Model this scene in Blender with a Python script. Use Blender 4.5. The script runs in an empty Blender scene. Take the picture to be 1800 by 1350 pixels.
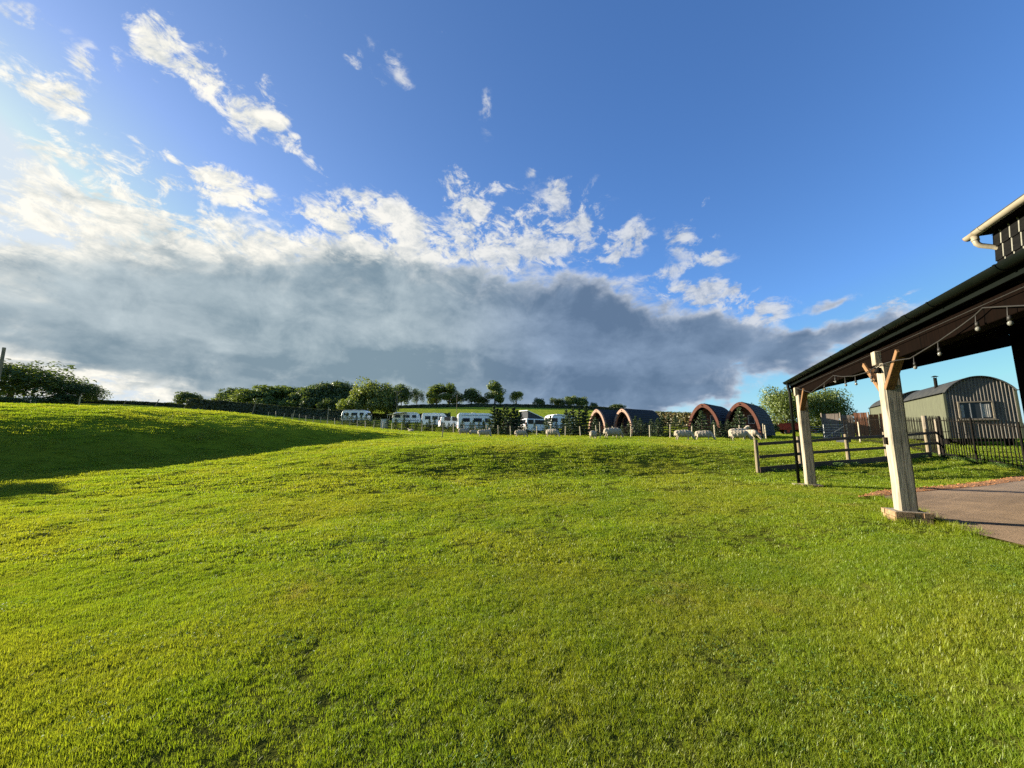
import bpy, bmesh, math, random
import numpy as np
from mathutils import Vector, Matrix, noise as mnoise

random.seed(7); rng = np.random.default_rng(11)
R = math.radians
scene = bpy.context.scene
col = scene.collection

# ------------------------------------------------------------------ camera
EYE = 1.6; F = 690.0; PITCH = R(8.05)          # focal length in pixels of the 1800 px wide picture
CP, SP = math.cos(PITCH), math.sin(PITCH)
cam_d = bpy.data.cameras.new('camera'); cam = bpy.data.objects.new('camera', cam_d); col.objects.link(cam)
cam.location = (0, 0, EYE); cam.rotation_euler = (R(90) + PITCH, 0, 0)
cam_d.sensor_fit = 'HORIZONTAL'; cam_d.sensor_width = 36.0; cam_d.lens = 36.0 * F / 1800.0
cam_d.clip_start = 0.05; cam_d.clip_end = 4000
scene.camera = cam

# ------------------------------------------------------------------ render settings
cy = scene.cycles
cy.use_adaptive_sampling = True; cy.adaptive_threshold = 0.012; cy.use_denoising = False
cy.max_bounces = 5; cy.diffuse_bounces = 2; cy.glossy_bounces = 2; cy.transmission_bounces = 3; cy.transparent_max_bounces = 4
cy.sample_clamp_indirect = 4.0; cy.caustics_reflective = False; cy.caustics_refractive = False

# ------------------------------------------------------------------ exposure
vs = scene.view_settings
vs.view_transform = 'Standard'; vs.look = 'None'; vs.gamma = 1.0; vs.use_curve_mapping = False
EXPO = 1.95
vs.exposure = EXPO

# ------------------------------------------------------------------ sun
SUN_AZ, SUN_EL = R(-68), R(14.5)
sun_to = Vector((math.sin(SUN_AZ) * math.cos(SUN_EL), math.cos(SUN_AZ) * math.cos(SUN_EL), math.sin(SUN_EL)))
sd = bpy.data.lights.new('sun', 'SUN'); sun = bpy.data.objects.new('sun', sd); col.objects.link(sun)
sd.energy = 4.8; sd.angle = R(0.5); sd.color = (1.0, 0.885, 0.68)
sun.rotation_euler = sun_to.to_track_quat('Z', 'Y').to_euler(); sun.location = (-30, 8, 20)


def updir(u, v):
    """pixel -> (x/y, (z-eye)/y) of its ray in the world"""
    xc, yc = u - 900.0, 675.0 - v
    up = yc * CP + F * SP; fw = F * CP - yc * SP
    return xc / fw, up / fw


def azel(u, v):
    a, b = updir(u, v)
    return math.atan2(a, 1.0), math.atan2(b, math.hypot(a, 1.0))


# ------------------------------------------------------------------ world: sky with clouds
world = bpy.data.worlds.new('World'); scene.world = world; world.use_nodes = True
SKY_STRENGTH = 0.1


class NT:
    def __init__(s, tree): s.t = tree; s.n = tree.nodes; s.l = tree.links
    def new(s, typ, **kw):
        n = s.n.new(typ)
        for k, v in kw.items(): setattr(n, k, v)
        return n
    def put(s, sock, val):
        if val is None: return
        if hasattr(val, 'is_output'): s.l.new(val, sock)
        else: sock.default_value = val
    def m(s, op, a, b=None, c=None, clamp=False):
        n = s.new('ShaderNodeMath', operation=op, use_clamp=clamp)
        for i, v in enumerate((a, b, c)): s.put(n.inputs[i], v)
        return n.outputs[0]
    def vm(s, op, a, b=None, scale=None):
        n = s.new('ShaderNodeVectorMath', operation=op)
        s.put(n.inputs[0], a); s.put(n.inputs[1], b)
        if scale is not None: s.put(n.inputs['Scale'], scale)
        return n.outputs['Value'] if op in ('LENGTH', 'DOT_PRODUCT', 'DISTANCE') else n.outputs[0]
    def noise(s, vec, scale, detail=4, rough=.55, dist=0.0, out=0, lac=2.0):
        n = s.new('ShaderNodeTexNoise')
        s.put(n.inputs['Vector'], vec); s.put(n.inputs['Scale'], scale); s.put(n.inputs['Detail'], detail)
        s.put(n.inputs['Roughness'], rough); s.put(n.inputs['Distortion'], dist); s.put(n.inputs['Lacunarity'], lac)
        return n.outputs[out]
    def sm(s, x, a, b, lo=0.0, hi=1.0, mode='SMOOTHSTEP'):
        n = s.new('ShaderNodeMapRange', interpolation_type=mode)
        for i, v in zip(range(5), (x, a, b, lo, hi)): s.put(n.inputs[i], v)
        return n.outputs[0]
    def mix(s, f, a, b, blend='MIX'):
        n = s.new('ShaderNodeMix', data_type='RGBA', blend_type=blend)
        s.put(n.inputs[0], f); s.put(n.inputs[6], a); s.put(n.inputs[7], b)
        return n.outputs[2]
    def mapping(s, vec, loc=(0, 0, 0), rot=(0, 0, 0), sc=(1, 1, 1), typ='POINT'):
        n = s.new('ShaderNodeMapping', vector_type=typ)
        s.put(n.inputs['Vector'], vec)
        n.inputs['Location'].default_value = loc; n.inputs['Rotation'].default_value = rot; n.inputs['Scale'].default_value = sc
        return n.outputs[0]
    def ramp(s, f, stops, interp='LINEAR'):
        n = s.new('ShaderNodeValToRGB'); s.put(n.inputs[0], f); cr = n.color_ramp; cr.interpolation = interp
        while len(cr.elements) < len(stops): cr.elements.new(0.5)
        for e, (p, c) in zip(cr.elements, stops): e.position = p; e.color = (*c, 1)
        return n.outputs[0]


def lin(r, g, b):
    f = lambda c: (c / 255 / 12.92) if c <= 10.3 else (((c / 255 + .055) / 1.055) ** 2.4)
    return (f(r), f(g), f(b))


def build_world():
    t = NT(world.node_tree); t.n.clear()
    out = t.new('ShaderNodeOutputWorld'); bg = t.new('ShaderNodeBackground'); bg.inputs['Strength'].default_value = SKY_STRENGTH
    t.l.new(bg.outputs[0], out.inputs[0])
    sky = t.new('ShaderNodeTexSky', sky_type='NISHITA', sun_disc=False)
    sky.sun_elevation = SUN_EL; sky.sun_rotation = SUN_AZ
    sky.air_density = 1.0; sky.dust_density = 0.7; sky.ozone_density = 4.0; sky.altitude = 100
    K = 1.0 / (SKY_STRENGTH * 2 ** EXPO)                 # display value -> colour fed to the background
    d = t.new('ShaderNodeTexCoord').outputs['Generated']
    sep = t.new('ShaderNodeSeparateXYZ'); t.l.new(d, sep.inputs[0]); x, y, z = sep.outputs
    az = t.m('ARCTAN2', x, y)
    el = t.m('ARCSINE', z)
    zz = t.m('ADD', t.m('MAXIMUM', z, 0.0), 0.13)
    qx = t.m('DIVIDE', x, zz); qy = t.m('DIVIDE', y, zz)
    q = t.new('ShaderNodeCombineXYZ'); t.put(q.inputs[0], qx); t.put(q.inputs[1], qy); q = q.outputs[0]
    ang = -math.atan2(.36, .165)
    qs = t.mapping(t.mapping(q, rot=(0, 0, ang)), sc=(0.62, 1.0, 1.0))
    # ragged edges: the chart of the cloud groups is warped by noise
    w1 = t.vm('SUBTRACT', t.noise(qs, 2.4, 2, .55, out=1), (.5, .5, .5))
    w2 = t.vm('SUBTRACT', t.noise(t.mapping(d, sc=(1, 1, 1.5)), 13.0, 3, .6, out=1), (.5, .5, .5))
    ch = t.new('ShaderNodeCombineXYZ'); t.put(ch.inputs[0], az); t.put(ch.inputs[1], el); ch = ch.outputs[0]
    chw = t.vm('ADD', t.vm('ADD', ch, t.vm('SCALE', w1, scale=0.085)), t.vm('SCALE', w2, scale=0.075))

    svx = t.new('ShaderNodeSeparateXYZ'); t.put(svx.inputs[0], chw)

    def blobs(lst, prev=None):
        """union of soft ellipses; each waits for the one before it (keeps the shader's stack small)"""
        acc = None
        for (u, v, hl, hw, a, s) in lst:
            c, sn = math.cos(R(a)), math.sin(R(a))
            p0 = azel(u, v); p1 = azel(u + c * 6, v + sn * 6); p2 = azel(u - sn * 6, v + c * 6)
            e1 = ((p1[0] - p0[0]) / 6, (p1[1] - p0[1]) / 6); e2 = ((p2[0] - p0[0]) / 6, (p2[1] - p0[1]) / 6)
            rot = math.atan2(e1[1], e1[0]); sl = math.hypot(*e1) * hl
            sw = abs(e2[0] * -math.sin(rot) + e2[1] * math.cos(rot)) * hw
            cb_ = t.new('ShaderNodeCombineXYZ'); t.put(cb_.inputs[0], svx.outputs[0]); t.put(cb_.inputs[1], svx.outputs[1])
            w_ = acc if acc is not None else prev
            if w_ is not None: t.put(cb_.inputs[2], w_)
            mp = t.mapping(cb_.outputs[0], (p0[0], p0[1], 0), (0, 0, rot), (sl, sw, 1e5), 'TEXTURE')
            g = t.sm(t.vm('LENGTH', mp), 1.7, 0.1, 0.0, s)
            acc = g if acc is None else t.m('ADD', acc, t.m('MULTIPLY', g, t.m('SUBTRACT', 1.0, acc, clamp=True)))
        return acc

    W = [(265, 45, 95, 42, 42, 1), (345, 120, 95, 42, 42, 1), (425, 200, 75, 36, 28, 1), (485, 212, 34, 18, 20, .9), (455, 150, 66, 20, 42, .70),
         (60, 150, 95, 44, 25, .95), (120, 178, 60, 36, 20, .95), (45, 22, 66, 14, 22, .55), (15, 62, 34, 12, 40, .5), (152, 110, 36, 20, 35, .75), (205, 105, 18, 34, 20, .5),
         (365, 312, 105, 48, 12, 1), (430, 338, 55, 26, 12, .95), (140, 290, 130, 44, 22, 1), (240, 330, 80, 46, 10, 1), (80, 375, 170, 66, 18, 1), (210, 405, 150, 56, 8, 1),
         (615, 372, 92, 40, 0, 1), (705, 388, 75, 38, 15, .95), (815, 345, 66, 38, 38, .95), (875, 332, 44, 18, -10, .7), (760, 432, 140, 40, 5, 1), (860, 400, 60, 34, 30, .95),
         (925, 375, 50, 28, 20, .9), (950, 425, 95, 62, -25, 1), (1030, 385, 30, 46, 10, .8), (1070, 430, 62, 26, -28, .95), (1108, 410, 32, 22, -10, .95), (975, 340, 24, 17, 0, .85),
         (935, 300, 28, 15, -30, .5), (1195, 414, 32, 25, 0, .88), (1250, 446, 40, 19, 0, .95), (1180, 466, 44, 13, -25, .66), (1252, 364, 21, 13, -20, .72),
         (618, 105, 80, 17, 40, .44), (688, 112, 64, 15, 46, .42), (645, 160, 66, 15, 40, .40), (760, 70, 40, 18, 40, .38), (852, 200, 16, 40, -10, .38),
         (515, 254, 36, 11, 5, .72), (557, 288, 36, 13, 42, .64), (222, 240, 26, 11, 50, .55), (300, 262, 46, 18, 30, .56), (400, 395, 80, 20, 10, .62),
         (1235, 510, 95, 26, 4, 1), (1325, 555, 66, 15, -6, .95), (400, 424, 210, 30, 3, 1), (590, 440, 110, 32, 5, 1), (1310, 528, 70, 20, 0, .85),
         (1575, 548, 60, 36, -20, .80), (60, 655, 190, 44, 4, .9), (120, 480, 190, 40, 10, .9), (1420, 640, 46, 10, 0, .8), (220, 695, 260, 30, 0, .9), (30, 500, 120, 30, 0, .9)]
    B = [(60, 560, 330, 46, 3, .9), (330, 530, 330, 92, 4, 1), (640, 530, 280, 95, 6, 1), (900, 575, 260, 95, 8, 1), (1090, 590, 200, 72, 14, 1),
         (1270, 605, 110, 48, 12, .95), (640, 640, 480, 62, 2, 1), (1000, 665, 260, 52, 2, 1), (1345, 632, 100, 24, 8, .9), (430, 625, 250, 58, 8, .95), (1190, 690, 80, 17, 0, .85),
         (1455, 598, 95, 26, -22, .82), (1470, 520, 55, 11, -18, .5), (1560, 570, 75, 24, -25, .75), (800, 695, 340, 40, 0, 1), (640, 692, 240, 36, 0, .95), (1090, 690, 130, 30, 0, .95), (1340, 600, 60, 40, 10, .8)]
    LT = [(700, 575, 210, 34, 6, 1), (930, 620, 160, 26, 10, .8), (150, 540, 220, 26, 8, .9), (420, 600, 200, 24, 10, .7), (1180, 640, 110, 20, 8, .7), (700, 500, 26, 34, 10, .8), (540, 470, 90, 18, 8, .6), (60, 480, 120, 26, 5, 1)]
    DK = [(590, 480, 110, 34, 10, 1), (880, 520, 150, 30, 10, 1), (1120, 560, 110, 34, 16, 1), (640, 650, 380, 34, 2, .9), (1000, 655, 220, 24, 4, .8), (330, 470, 120, 20, 6, .5)]
    mw = blobs(W); mb = blobs(B, mw); ml = blobs(LT, mb); md = blobs(DK, ml)
    # loose cloud everywhere else, so that the sky goes on beyond the picture
    away = t.m('MULTIPLY', t.sm(t.noise(q, .45, 2, .5), .50, .72), t.sm(t.m('ABSOLUTE', az), 1.35, 1.75))
    away = t.m('MULTIPLY', away, 0.8)
    cov = t.m('MAXIMUM', t.m('MAXIMUM', mw, mb), away)
    # fine structure
    fb = t.noise(qs, 5.2, 8, .66, .6)
    dz = t.mapping(d, sc=(1, 1, 1.6))
    fb2 = t.noise(dz, 19.0, 7, .68, .5)
    fs = t.m('SUBTRACT', t.m('ADD', t.m('MULTIPLY', fb, .55), t.m('MULTIPLY', fb2, .45)), .5)
    mwa = t.m('MAXIMUM', mw, away)
    dens_w = t.m('MULTIPLY', t.sm(t.m('ADD', t.m('MULTIPLY', mwa, .86), t.m('MULTIPLY', fs, 5.6)), 0.36, 1.00), t.sm(mwa, .0, .85, mode='LINEAR'))
    bil = t.m('SUBTRACT', t.noise(t.mapping(d, sc=(1, 1, 1.35)), 8.0, 6, .60, .4), .5)
    fsb = t.m('ADD', t.m('MULTIPLY', bil, .8), t.m('MULTIPLY', t.m('SUBTRACT', fb2, .5), .45))
    dens_b = t.m('MULTIPLY', t.sm(t.m('ADD', mb, t.m('MULTIPLY', fsb, 1.8)), 0.18, 0.66), t.sm(mb, .02, .22))
    # light and dark of the clouds: structure seen towards the sun against structure here
    sdx, sdy, sdz = sun_to
    fbs = t.noise(t.vm('ADD', dz, (sdx * .02, sdy * .02, sdz * .02 + .022)), 19.0, 5, .68, .5)
    rel = t.m('SUBTRACT', fb2, fbs)
    lit = t.m('ADD', .72, t.m('MULTIPLY', rel, 2.2), clamp=True)
    # angle to the sun
    cs = t.vm('DOT_PRODUCT', d, (sdx, sdy, sdz))
    near = t.sm(cs, 0.1, 0.95)
    white = t.mix(near, (*[c * K for c in lin(214, 220, 230)], 1), (*[c * K * 1.10 for c in lin(252, 248, 236)], 1))
    grey = t.mix(near, (*[c * K for c in lin(140, 160, 190)], 1), (*[c * K for c in lin(196, 204, 205)], 1))
    cw = t.mix(lit, grey, white)
    soft = t.noise(t.mapping(d, sc=(1, 1, 2.2)), 5.0, 4, .5)
    dk = t.mix(t.sm(near, 0.05, .75), (*[c * K for c in lin(98, 121, 150)], 1), (*[c * K for c in lin(128, 150, 164)], 1))
    dk2 = t.mix(t.sm(near, 0.05, .75), (*[c * K for c in lin(140, 162, 190)], 1), (*[c * K for c in lin(190, 204, 210)], 1))
    lum = t.m('ADD', t.m('SUBTRACT', t.m('MULTIPLY', ml, .42), t.m('MULTIPLY', md, .50)), t.m('ADD', t.m('MULTIPLY', t.m('SUBTRACT', soft, .5), 1.1), t.m('SUBTRACT', t.m('MULTIPLY', rel, .5), t.m('MULTIPLY', bil, 1.8))))
    cdark = t.mix(t.m('ADD', lum, .42, clamp=True), dk, dk2)
    thick = t.m('ADD', mb, t.m('MULTIPLY', fsb, 1.1))
    cb = t.mix(t.sm(thick, .34, .92), cw, cdark)
    # sky itself
    tcol = t.mix(near, (0.84 * .57, 1.03 * .57, 1.28 * .57, 1), (1.0 * .50, 1.0 * .50, 1.10 * .50, 1))
    tint = t.mix(1.0, sky.outputs[0], tcol, 'MULTIPLY')
    base = t.vm('MINIMUM', tint, (.70 * K, .80 * K, .90 * K))
    c1 = t.mix(t.m('MULTIPLY', dens_w, .96), base, cw)
    c2 = t.mix(t.m('MULTIPLY', dens_b, .98), c1, cb)
    # bright rims of the white groups stand in front of the bank's upper edge
    rim = t.m('MULTIPLY', dens_w, t.sm(mb, .97, .55))
    c3 = t.mix(t.m('MULTIPLY', rim, .75), c2, cw)
    t.put(bg.inputs['Color'], c3)
    try:
        world.cycles.sampling_method = 'MANUAL'; world.cycles.sample_map_resolution = 512
    except Exception: pass


build_world()

# ------------------------------------------------------------------ helpers
def tag(o, label=None, cat=None, group=None, kind=None):
    if label: o['label'] = label
    if cat: o['category'] = cat
    if group: o['group'] = group
    if kind: o['kind'] = kind
    return o


def empty(name, loc=(0, 0, 0), rz=0.0, scale=1.0):
    o = bpy.data.objects.new(name, None); col.objects.link(o)
    o.location = loc; o.rotation_euler = (0, 0, rz); o.scale = (scale,) * 3 if not hasattr(scale, '__len__') else scale
    o.empty_display_size = .2
    return o


class MB:
    def __init__(s): s.v = []; s.f = []
    def add(s, vs, fs):
        o = len(s.v); s.v += [tuple(p) for p in vs]; s.f += [tuple(i + o for i in f) for f in fs]; return s
    def box(s, c, size, rot=None, taper=1.0):
        hx, hy, hz = size[0] / 2, size[1] / 2, size[2] / 2
        P = [Vector((x * (taper if z > 0 else 1), y * (taper if z > 0 else 1), z)) for z in (-hz, hz) for x, y in ((-hx, -hy), (hx, -hy), (hx, hy), (-hx, hy))]
        if rot is not None: P = [rot @ p for p in P]
        c = Vector(c)
        return s.add([p + c for p in P], [(3, 2, 1, 0), (4, 5, 6, 7), (0, 1, 5, 4), (1, 2, 6, 5), (2, 3, 7, 6), (3, 0, 4, 7)])
    def bar(s, a, b, w, h=None, up=(0, 0, 1)):
        a, b = Vector(a), Vector(b); d = (b - a); L = d.length; d.normalize(); h = h or w
        u = Vector(up); sx = d.cross(u)
        if sx.length < 1e-4: sx = d.cross(Vector((1, 0, 0)))
        sx.normalize(); uz = sx.cross(d).normalized()
        P = []
        for p in (a, b):
            for i, j in ((-1, -1), (1, -1), (1, 1), (-1, 1)): P.append(p + sx * (i * w / 2) + uz * (j * h / 2))
        return s.add(P, [(3, 2, 1, 0), (4, 5, 6, 7), (0, 1, 5, 4), (1, 2, 6, 5), (2, 3, 7, 6), (3, 0, 4, 7)])
    def tube(s, pts, rad, n=8, cap=True):
        pts = [Vector(p) for p in pts]; rad = rad if hasattr(rad, '__len__') else [rad] * len(pts)
        rings = []; base = len(s.v)
        prev = None
        for i, p in enumerate(pts):
            d = (pts[min(i + 1, len(pts) - 1)] - pts[max(i - 1, 0)])
            d.normalize()
            if prev is None:
                a = d.cross(Vector((0, 0, 1)))
                if a.length < 1e-3: a = d.cross(Vector((1, 0, 0)))
            else: a = prev - d * prev.dot(d)
            a.normalize(); prev = a; b = d.cross(a)
            for k in range(n):
                t = 2 * math.pi * k / n; s.v.append(tuple(p + (a * math.cos(t) + b * math.sin(t)) * rad[i]))
        for i in range(len(pts) - 1):
            for k in range(n):
                k2 = (k + 1) % n; o = base + i * n; s.f.append((o + k, o + k2, o + n + k2, o + n + k))
        if cap:
            s.f.append(tuple(base + k for k in reversed(range(n)))); s.f.append(tuple(base + (len(pts) - 1) * n + k for k in range(n)))
        return s
    def prism(s, poly, a, b):
        """poly: list of 3D points (planar), swept from +a to +b vectors"""
        a, b = Vector(a), Vector(b); n = len(poly)
        P = [Vector(p) + a for p in poly] + [Vector(p) + b for p in poly]
        return s.add(P, [tuple(reversed(range(n))), tuple(range(n, 2 * n))] + [(i, (i + 1) % n, n + (i + 1) % n, n + i) for i in range(n)])
    def sheet(s, rows):
        n = len(rows[0]); o = len(s.v)
        for r in rows: s.v += [tuple(p) for p in r]
        for i in range(len(rows) - 1):
            for j in range(n - 1): s.f.append((o + i * n + j, o + i * n + j + 1, o + (i + 1) * n + j + 1, o + (i + 1) * n + j))
        return s
    def mesh(s, name, mat, smooth=False):
        me = bpy.data.meshes.new(name); me.from_pydata(s.v, [], s.f)
        if mat: me.materials.append(mat)
        bm = bmesh.new(); bm.from_mesh(me); bmesh.ops.recalc_face_normals(bm, faces=bm.faces); bm.to_mesh(me); bm.free()
        if smooth: me.polygons.foreach_set('use_smooth', [True] * len(me.polygons))
        me.update(); return me
    def build(s, name, mat, parent=None, smooth=False, bevel=0.0, seg=2):
        o = bpy.data.objects.new(name, s.mesh(name, mat, smooth)); col.objects.link(o)
        if parent is not None: o.parent = parent
        if bevel:
            m = o.modifiers.new('bevel', 'BEVEL'); m.width = bevel; m.segments = seg; m.limit_method = 'ANGLE'; m.angle_limit = R(35)
        return o


def linked(name, me, parent=None, loc=(0, 0, 0), rot=(0, 0, 0), sc=(1, 1, 1)):
    o = bpy.data.objects.new(name, me); col.objects.link(o); o.parent = parent
    o.location = loc; o.rotation_euler = rot; o.scale = sc
    return o


def copy_tree(o, parent=None):
    c = o.copy(); col.objects.link(c); c.parent = parent
    for ch in o.children: copy_tree(ch, c)
    return c


def np_mesh(name, V, quads, mat, smooth=False):
    me = bpy.data.meshes.new(name)
    V = np.asarray(V, dtype=np.float32); quads = np.asarray(quads, dtype=np.int32); k = quads.shape[1]
    me.vertices.add(len(V)); me.vertices.foreach_set('co', V.ravel())
    me.loops.add(quads.size); me.loops.foreach_set('vertex_index', quads.ravel())
    me.polygons.add(len(quads)); me.polygons.foreach_set('loop_start', np.arange(0, quads.size, k, dtype=np.int32))
    try: me.polygons.foreach_set('loop_total', np.full(len(quads), k, dtype=np.int32))
    except Exception: pass
    if smooth: me.polygons.foreach_set('use_smooth', np.ones(len(quads), dtype=bool))
    me.materials.append(mat); me.update(calc_edges=True); me.validate(); return me


# ------------------------------------------------------------------ materials
def material(name, c1, c2=None, scale=4.0, rough=.7, bump=.0, bscale=None, stretch=(1, 1, 1), detail=5, metal=0.0, spec=.4, coord='Object', lo=.35, hi=.65):
    m = bpy.data.materials.new(name); m.use_nodes = True; t = NT(m.node_tree); t.n.clear()
    out = t.new('ShaderNodeOutputMaterial'); b = t.new('ShaderNodeBsdfPrincipled'); t.l.new(b.outputs[0], out.inputs[0])
    if coord == 'World': vec = t.new('ShaderNodeNewGeometry').outputs['Position']
    else: vec = t.new('ShaderNodeTexCoord').outputs['Object']
    vec = t.mapping(vec, sc=stretch)
    c2 = c2 or tuple(c * .75 for c in c1)
    n = t.noise(vec, scale, detail, .6)
    t.put(b.inputs['Base Color'], t.mix(t.sm(n, lo, hi), (*c1, 1), (*c2, 1)))
    b.inputs['Roughness'].default_value = rough; b.inputs['Metallic'].default_value = metal
    b.inputs['Specular IOR Level'].default_value = spec
    if bump:
        bn = t.new('ShaderNodeBump'); bn.inputs['Strength'].default_value = bump; bn.inputs['Distance'].default_value = .02
        t.put(bn.inputs['Height'], t.noise(vec, bscale or scale * 4, 6, .65)); t.l.new(bn.outputs[0], b.inputs['Normal'])
    return m


def leaf_material(name, c1, c2, scale=1.2, trans=.45, c3=None):
    m = bpy.data.materials.new(name); m.use_nodes = True; t = NT(m.node_tree); t.n.clear()
    out = t.new('ShaderNodeOutputMaterial')
    pos = t.new('ShaderNodeNewGeometry').outputs['Position']
    n = t.noise(pos, scale, 5, .65)
    c = t.mix(t.sm(n, .32, .68), (*c1, 1), (*c2, 1))
    if c3: c = t.mix(t.sm(t.noise(pos, scale * .21, 3, .6), .5, .72), c, (*c3, 1))
    d = t.new('ShaderNodeBsdfDiffuse'); t.put(d.inputs[0], c)
    tr = t.new('ShaderNodeBsdfTranslucent'); t.put(tr.inputs[0], t.mix(1.0, c, (1.25, 1.2, .55, 1), 'MULTIPLY'))
    g = t.new('ShaderNodeBsdfGlossy'); g.inputs['Roughness'].default_value = .5; g.inputs[0].default_value = (.9, .95, .9, 1)
    m1 = t.new('ShaderNodeMixShader'); m1.inputs[0].default_value = trans; t.l.new(d.outputs[0], m1.inputs[1]); t.l.new(tr.outputs[0], m1.inputs[2])
    m2 = t.new('ShaderNodeMixShader'); m2.inputs[0].default_value = .035; t.l.new(m1.outputs[0], m2.inputs[1]); t.l.new(g.outputs[0], m2.inputs[2])
    t.l.new(m2.outputs[0], out.inputs[0])
    return m


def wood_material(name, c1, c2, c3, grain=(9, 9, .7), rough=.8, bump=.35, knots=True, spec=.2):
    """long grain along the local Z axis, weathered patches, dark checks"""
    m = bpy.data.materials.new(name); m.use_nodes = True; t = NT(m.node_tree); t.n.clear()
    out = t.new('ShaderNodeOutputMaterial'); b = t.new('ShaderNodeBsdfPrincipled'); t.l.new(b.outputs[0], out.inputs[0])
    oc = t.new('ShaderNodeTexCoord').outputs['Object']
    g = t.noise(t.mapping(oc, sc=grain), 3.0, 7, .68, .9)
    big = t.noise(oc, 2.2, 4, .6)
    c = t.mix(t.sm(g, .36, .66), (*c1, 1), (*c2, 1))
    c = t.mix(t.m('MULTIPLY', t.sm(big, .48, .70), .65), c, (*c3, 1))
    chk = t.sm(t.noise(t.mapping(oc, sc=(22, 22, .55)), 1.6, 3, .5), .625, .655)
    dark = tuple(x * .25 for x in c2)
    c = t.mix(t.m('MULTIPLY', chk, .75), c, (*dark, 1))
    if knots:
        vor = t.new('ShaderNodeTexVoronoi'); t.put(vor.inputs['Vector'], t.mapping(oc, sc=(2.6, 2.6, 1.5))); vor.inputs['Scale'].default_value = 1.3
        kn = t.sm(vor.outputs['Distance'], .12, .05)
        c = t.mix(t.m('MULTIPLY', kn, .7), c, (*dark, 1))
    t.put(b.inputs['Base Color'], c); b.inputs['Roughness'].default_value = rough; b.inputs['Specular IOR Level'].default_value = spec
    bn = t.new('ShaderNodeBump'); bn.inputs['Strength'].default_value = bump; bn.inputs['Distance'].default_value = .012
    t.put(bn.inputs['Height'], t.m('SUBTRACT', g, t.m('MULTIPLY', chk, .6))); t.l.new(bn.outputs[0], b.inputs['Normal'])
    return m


def glass_material(name, c=(.02, .025, .03)):
    m = bpy.data.materials.new(name); m.use_nodes = True
    b = m.node_tree.nodes['Principled BSDF']; b.inputs['Base Color'].default_value = (*c, 1)
    b.inputs['Roughness'].default_value = .12; b.inputs['Specular IOR Level'].default_value = .16
    return m


M = {}
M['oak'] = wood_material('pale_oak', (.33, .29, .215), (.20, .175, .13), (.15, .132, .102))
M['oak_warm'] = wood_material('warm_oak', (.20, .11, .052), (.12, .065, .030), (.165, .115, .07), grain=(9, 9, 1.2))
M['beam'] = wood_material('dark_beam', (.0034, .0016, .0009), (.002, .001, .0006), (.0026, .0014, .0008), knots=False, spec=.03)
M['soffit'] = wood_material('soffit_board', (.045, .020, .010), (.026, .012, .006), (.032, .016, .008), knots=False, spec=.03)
M['fence_wood'] = wood_material('fence_wood', (.20, .165, .105), (.135, .11, .07), (.11, .095, .07), grain=(7, 7, .8))
M['rail_wood'] = material('rail_wood', (.075, .045, .03), (.045, .03, .02), 6, .8, .3, 30)
M['stake'] = material('stake_wood', (.40, .35, .25), (.29, .25, .175), 6, .8, .2, 30)
M['gutter'] = material('green_black_gutter', (.0012, .0026, .0018), (.0024, .004, .003), 3, .5, .05, 20, spec=.10)
M['black_board'] = material('black_board', (.0035, .0037, .0036), (.006, .006, .0056), 5, .85, .4, 40, stretch=(1, 1, 6), spec=.06)
M['cream_iron'] = material('cream_painted_iron', (.225, .20, .145), (.15, .12, .08), 3.5, .45, .15, 15, lo=.45, hi=.8)
M['pale_strip'] = material('pale_strip', (.17, .17, .14), (.12, .12, .10), 6, .6, .1, 20)
M['brick'] = material('buff_brick', (.30, .195, .105), (.19, .12, .065), 9, .9, .6, 40)
M['mortar'] = material('mortar', (.24, .21, .17), (.17, .15, .12), 12, .95, .5, 60)
M['concrete'] = material('patio_concrete', (.265, .180, .110), (.165, .112, .070), 1.3, .9, .35, 45, coord='World', lo=.3, hi=.7)
M['chips'] = material('orange_chippings', (.36, .17, .065), (.23, .10, .036), 9, .95, .8, 60, coord='World')
M['hut_green'] = material('sage_green_tin', (.064, .071, .042), (.050, .055, .033), 2.5, .65, .06, 12, stretch=(3, 3, .4))
M['hut_tin'] = material('weathered_tin', (.145, .130, .112), (.105, .094, .08), 2.5, .6, .06, 12, metal=.0, spec=.15, stretch=(3, 3, .5))
M['hut_roof'] = material('dark_tin_roof', (.022, .025, .026), (.035, .036, .034), 3, .75, .1, 12, spec=.2)
M['black_iron'] = material('black_iron', (.006, .006, .0055), (.011, .009, .0075), 8, .8, .1, 30, spec=.05)
M['window_wood'] = material('pale_window_frame', (.17, .145, .105), (.125, .105, .078), 8, .6, .1, 30)
M['glass'] = glass_material('dark_glass')
M['curtain'] = material('white_curtain', (.30, .29, .27), (.22, .21, .19), 14, .9, .3, 30)
M['rust'] = material('rusty_sheet', (.20, .085, .045), (.13, .055, .03), 3, .85, .3, 20, stretch=(2, 2, .5))
M['grey_board'] = material('grey_board', (.17, .14, .115), (.11, .09, .075), 3, .85, .3, 20, stretch=(2, 2, .5))
M['galv'] = material('galvanised_steel', (.38, .39, .39), (.28, .29, .30), 6, .5, .05, 30, metal=.4)
M['red'] = material('faded_red_paint', (.36, .035, .025), (.26, .028, .02), 4, .5, .1, 20)
M['tyre'] = material('tyre', (.02, .02, .02), (.03, .03, .028), 8, .85)
M['white'] = material('white_paint', (.80, .80, .80), (.72, .72, .72), 2, .32, spec=.5)
M['offwhite'] = material('offwhite_panel', (.56, .54, .46), (.48, .46, .39), 2, .5)
M['grey_trim'] = material('grey_trim', (.16, .17, .18), (.12, .13, .14), 3, .5)
M['charcoal'] = material('charcoal_canvas', (.05, .055, .065), (.035, .04, .05), 4, .9)
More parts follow.
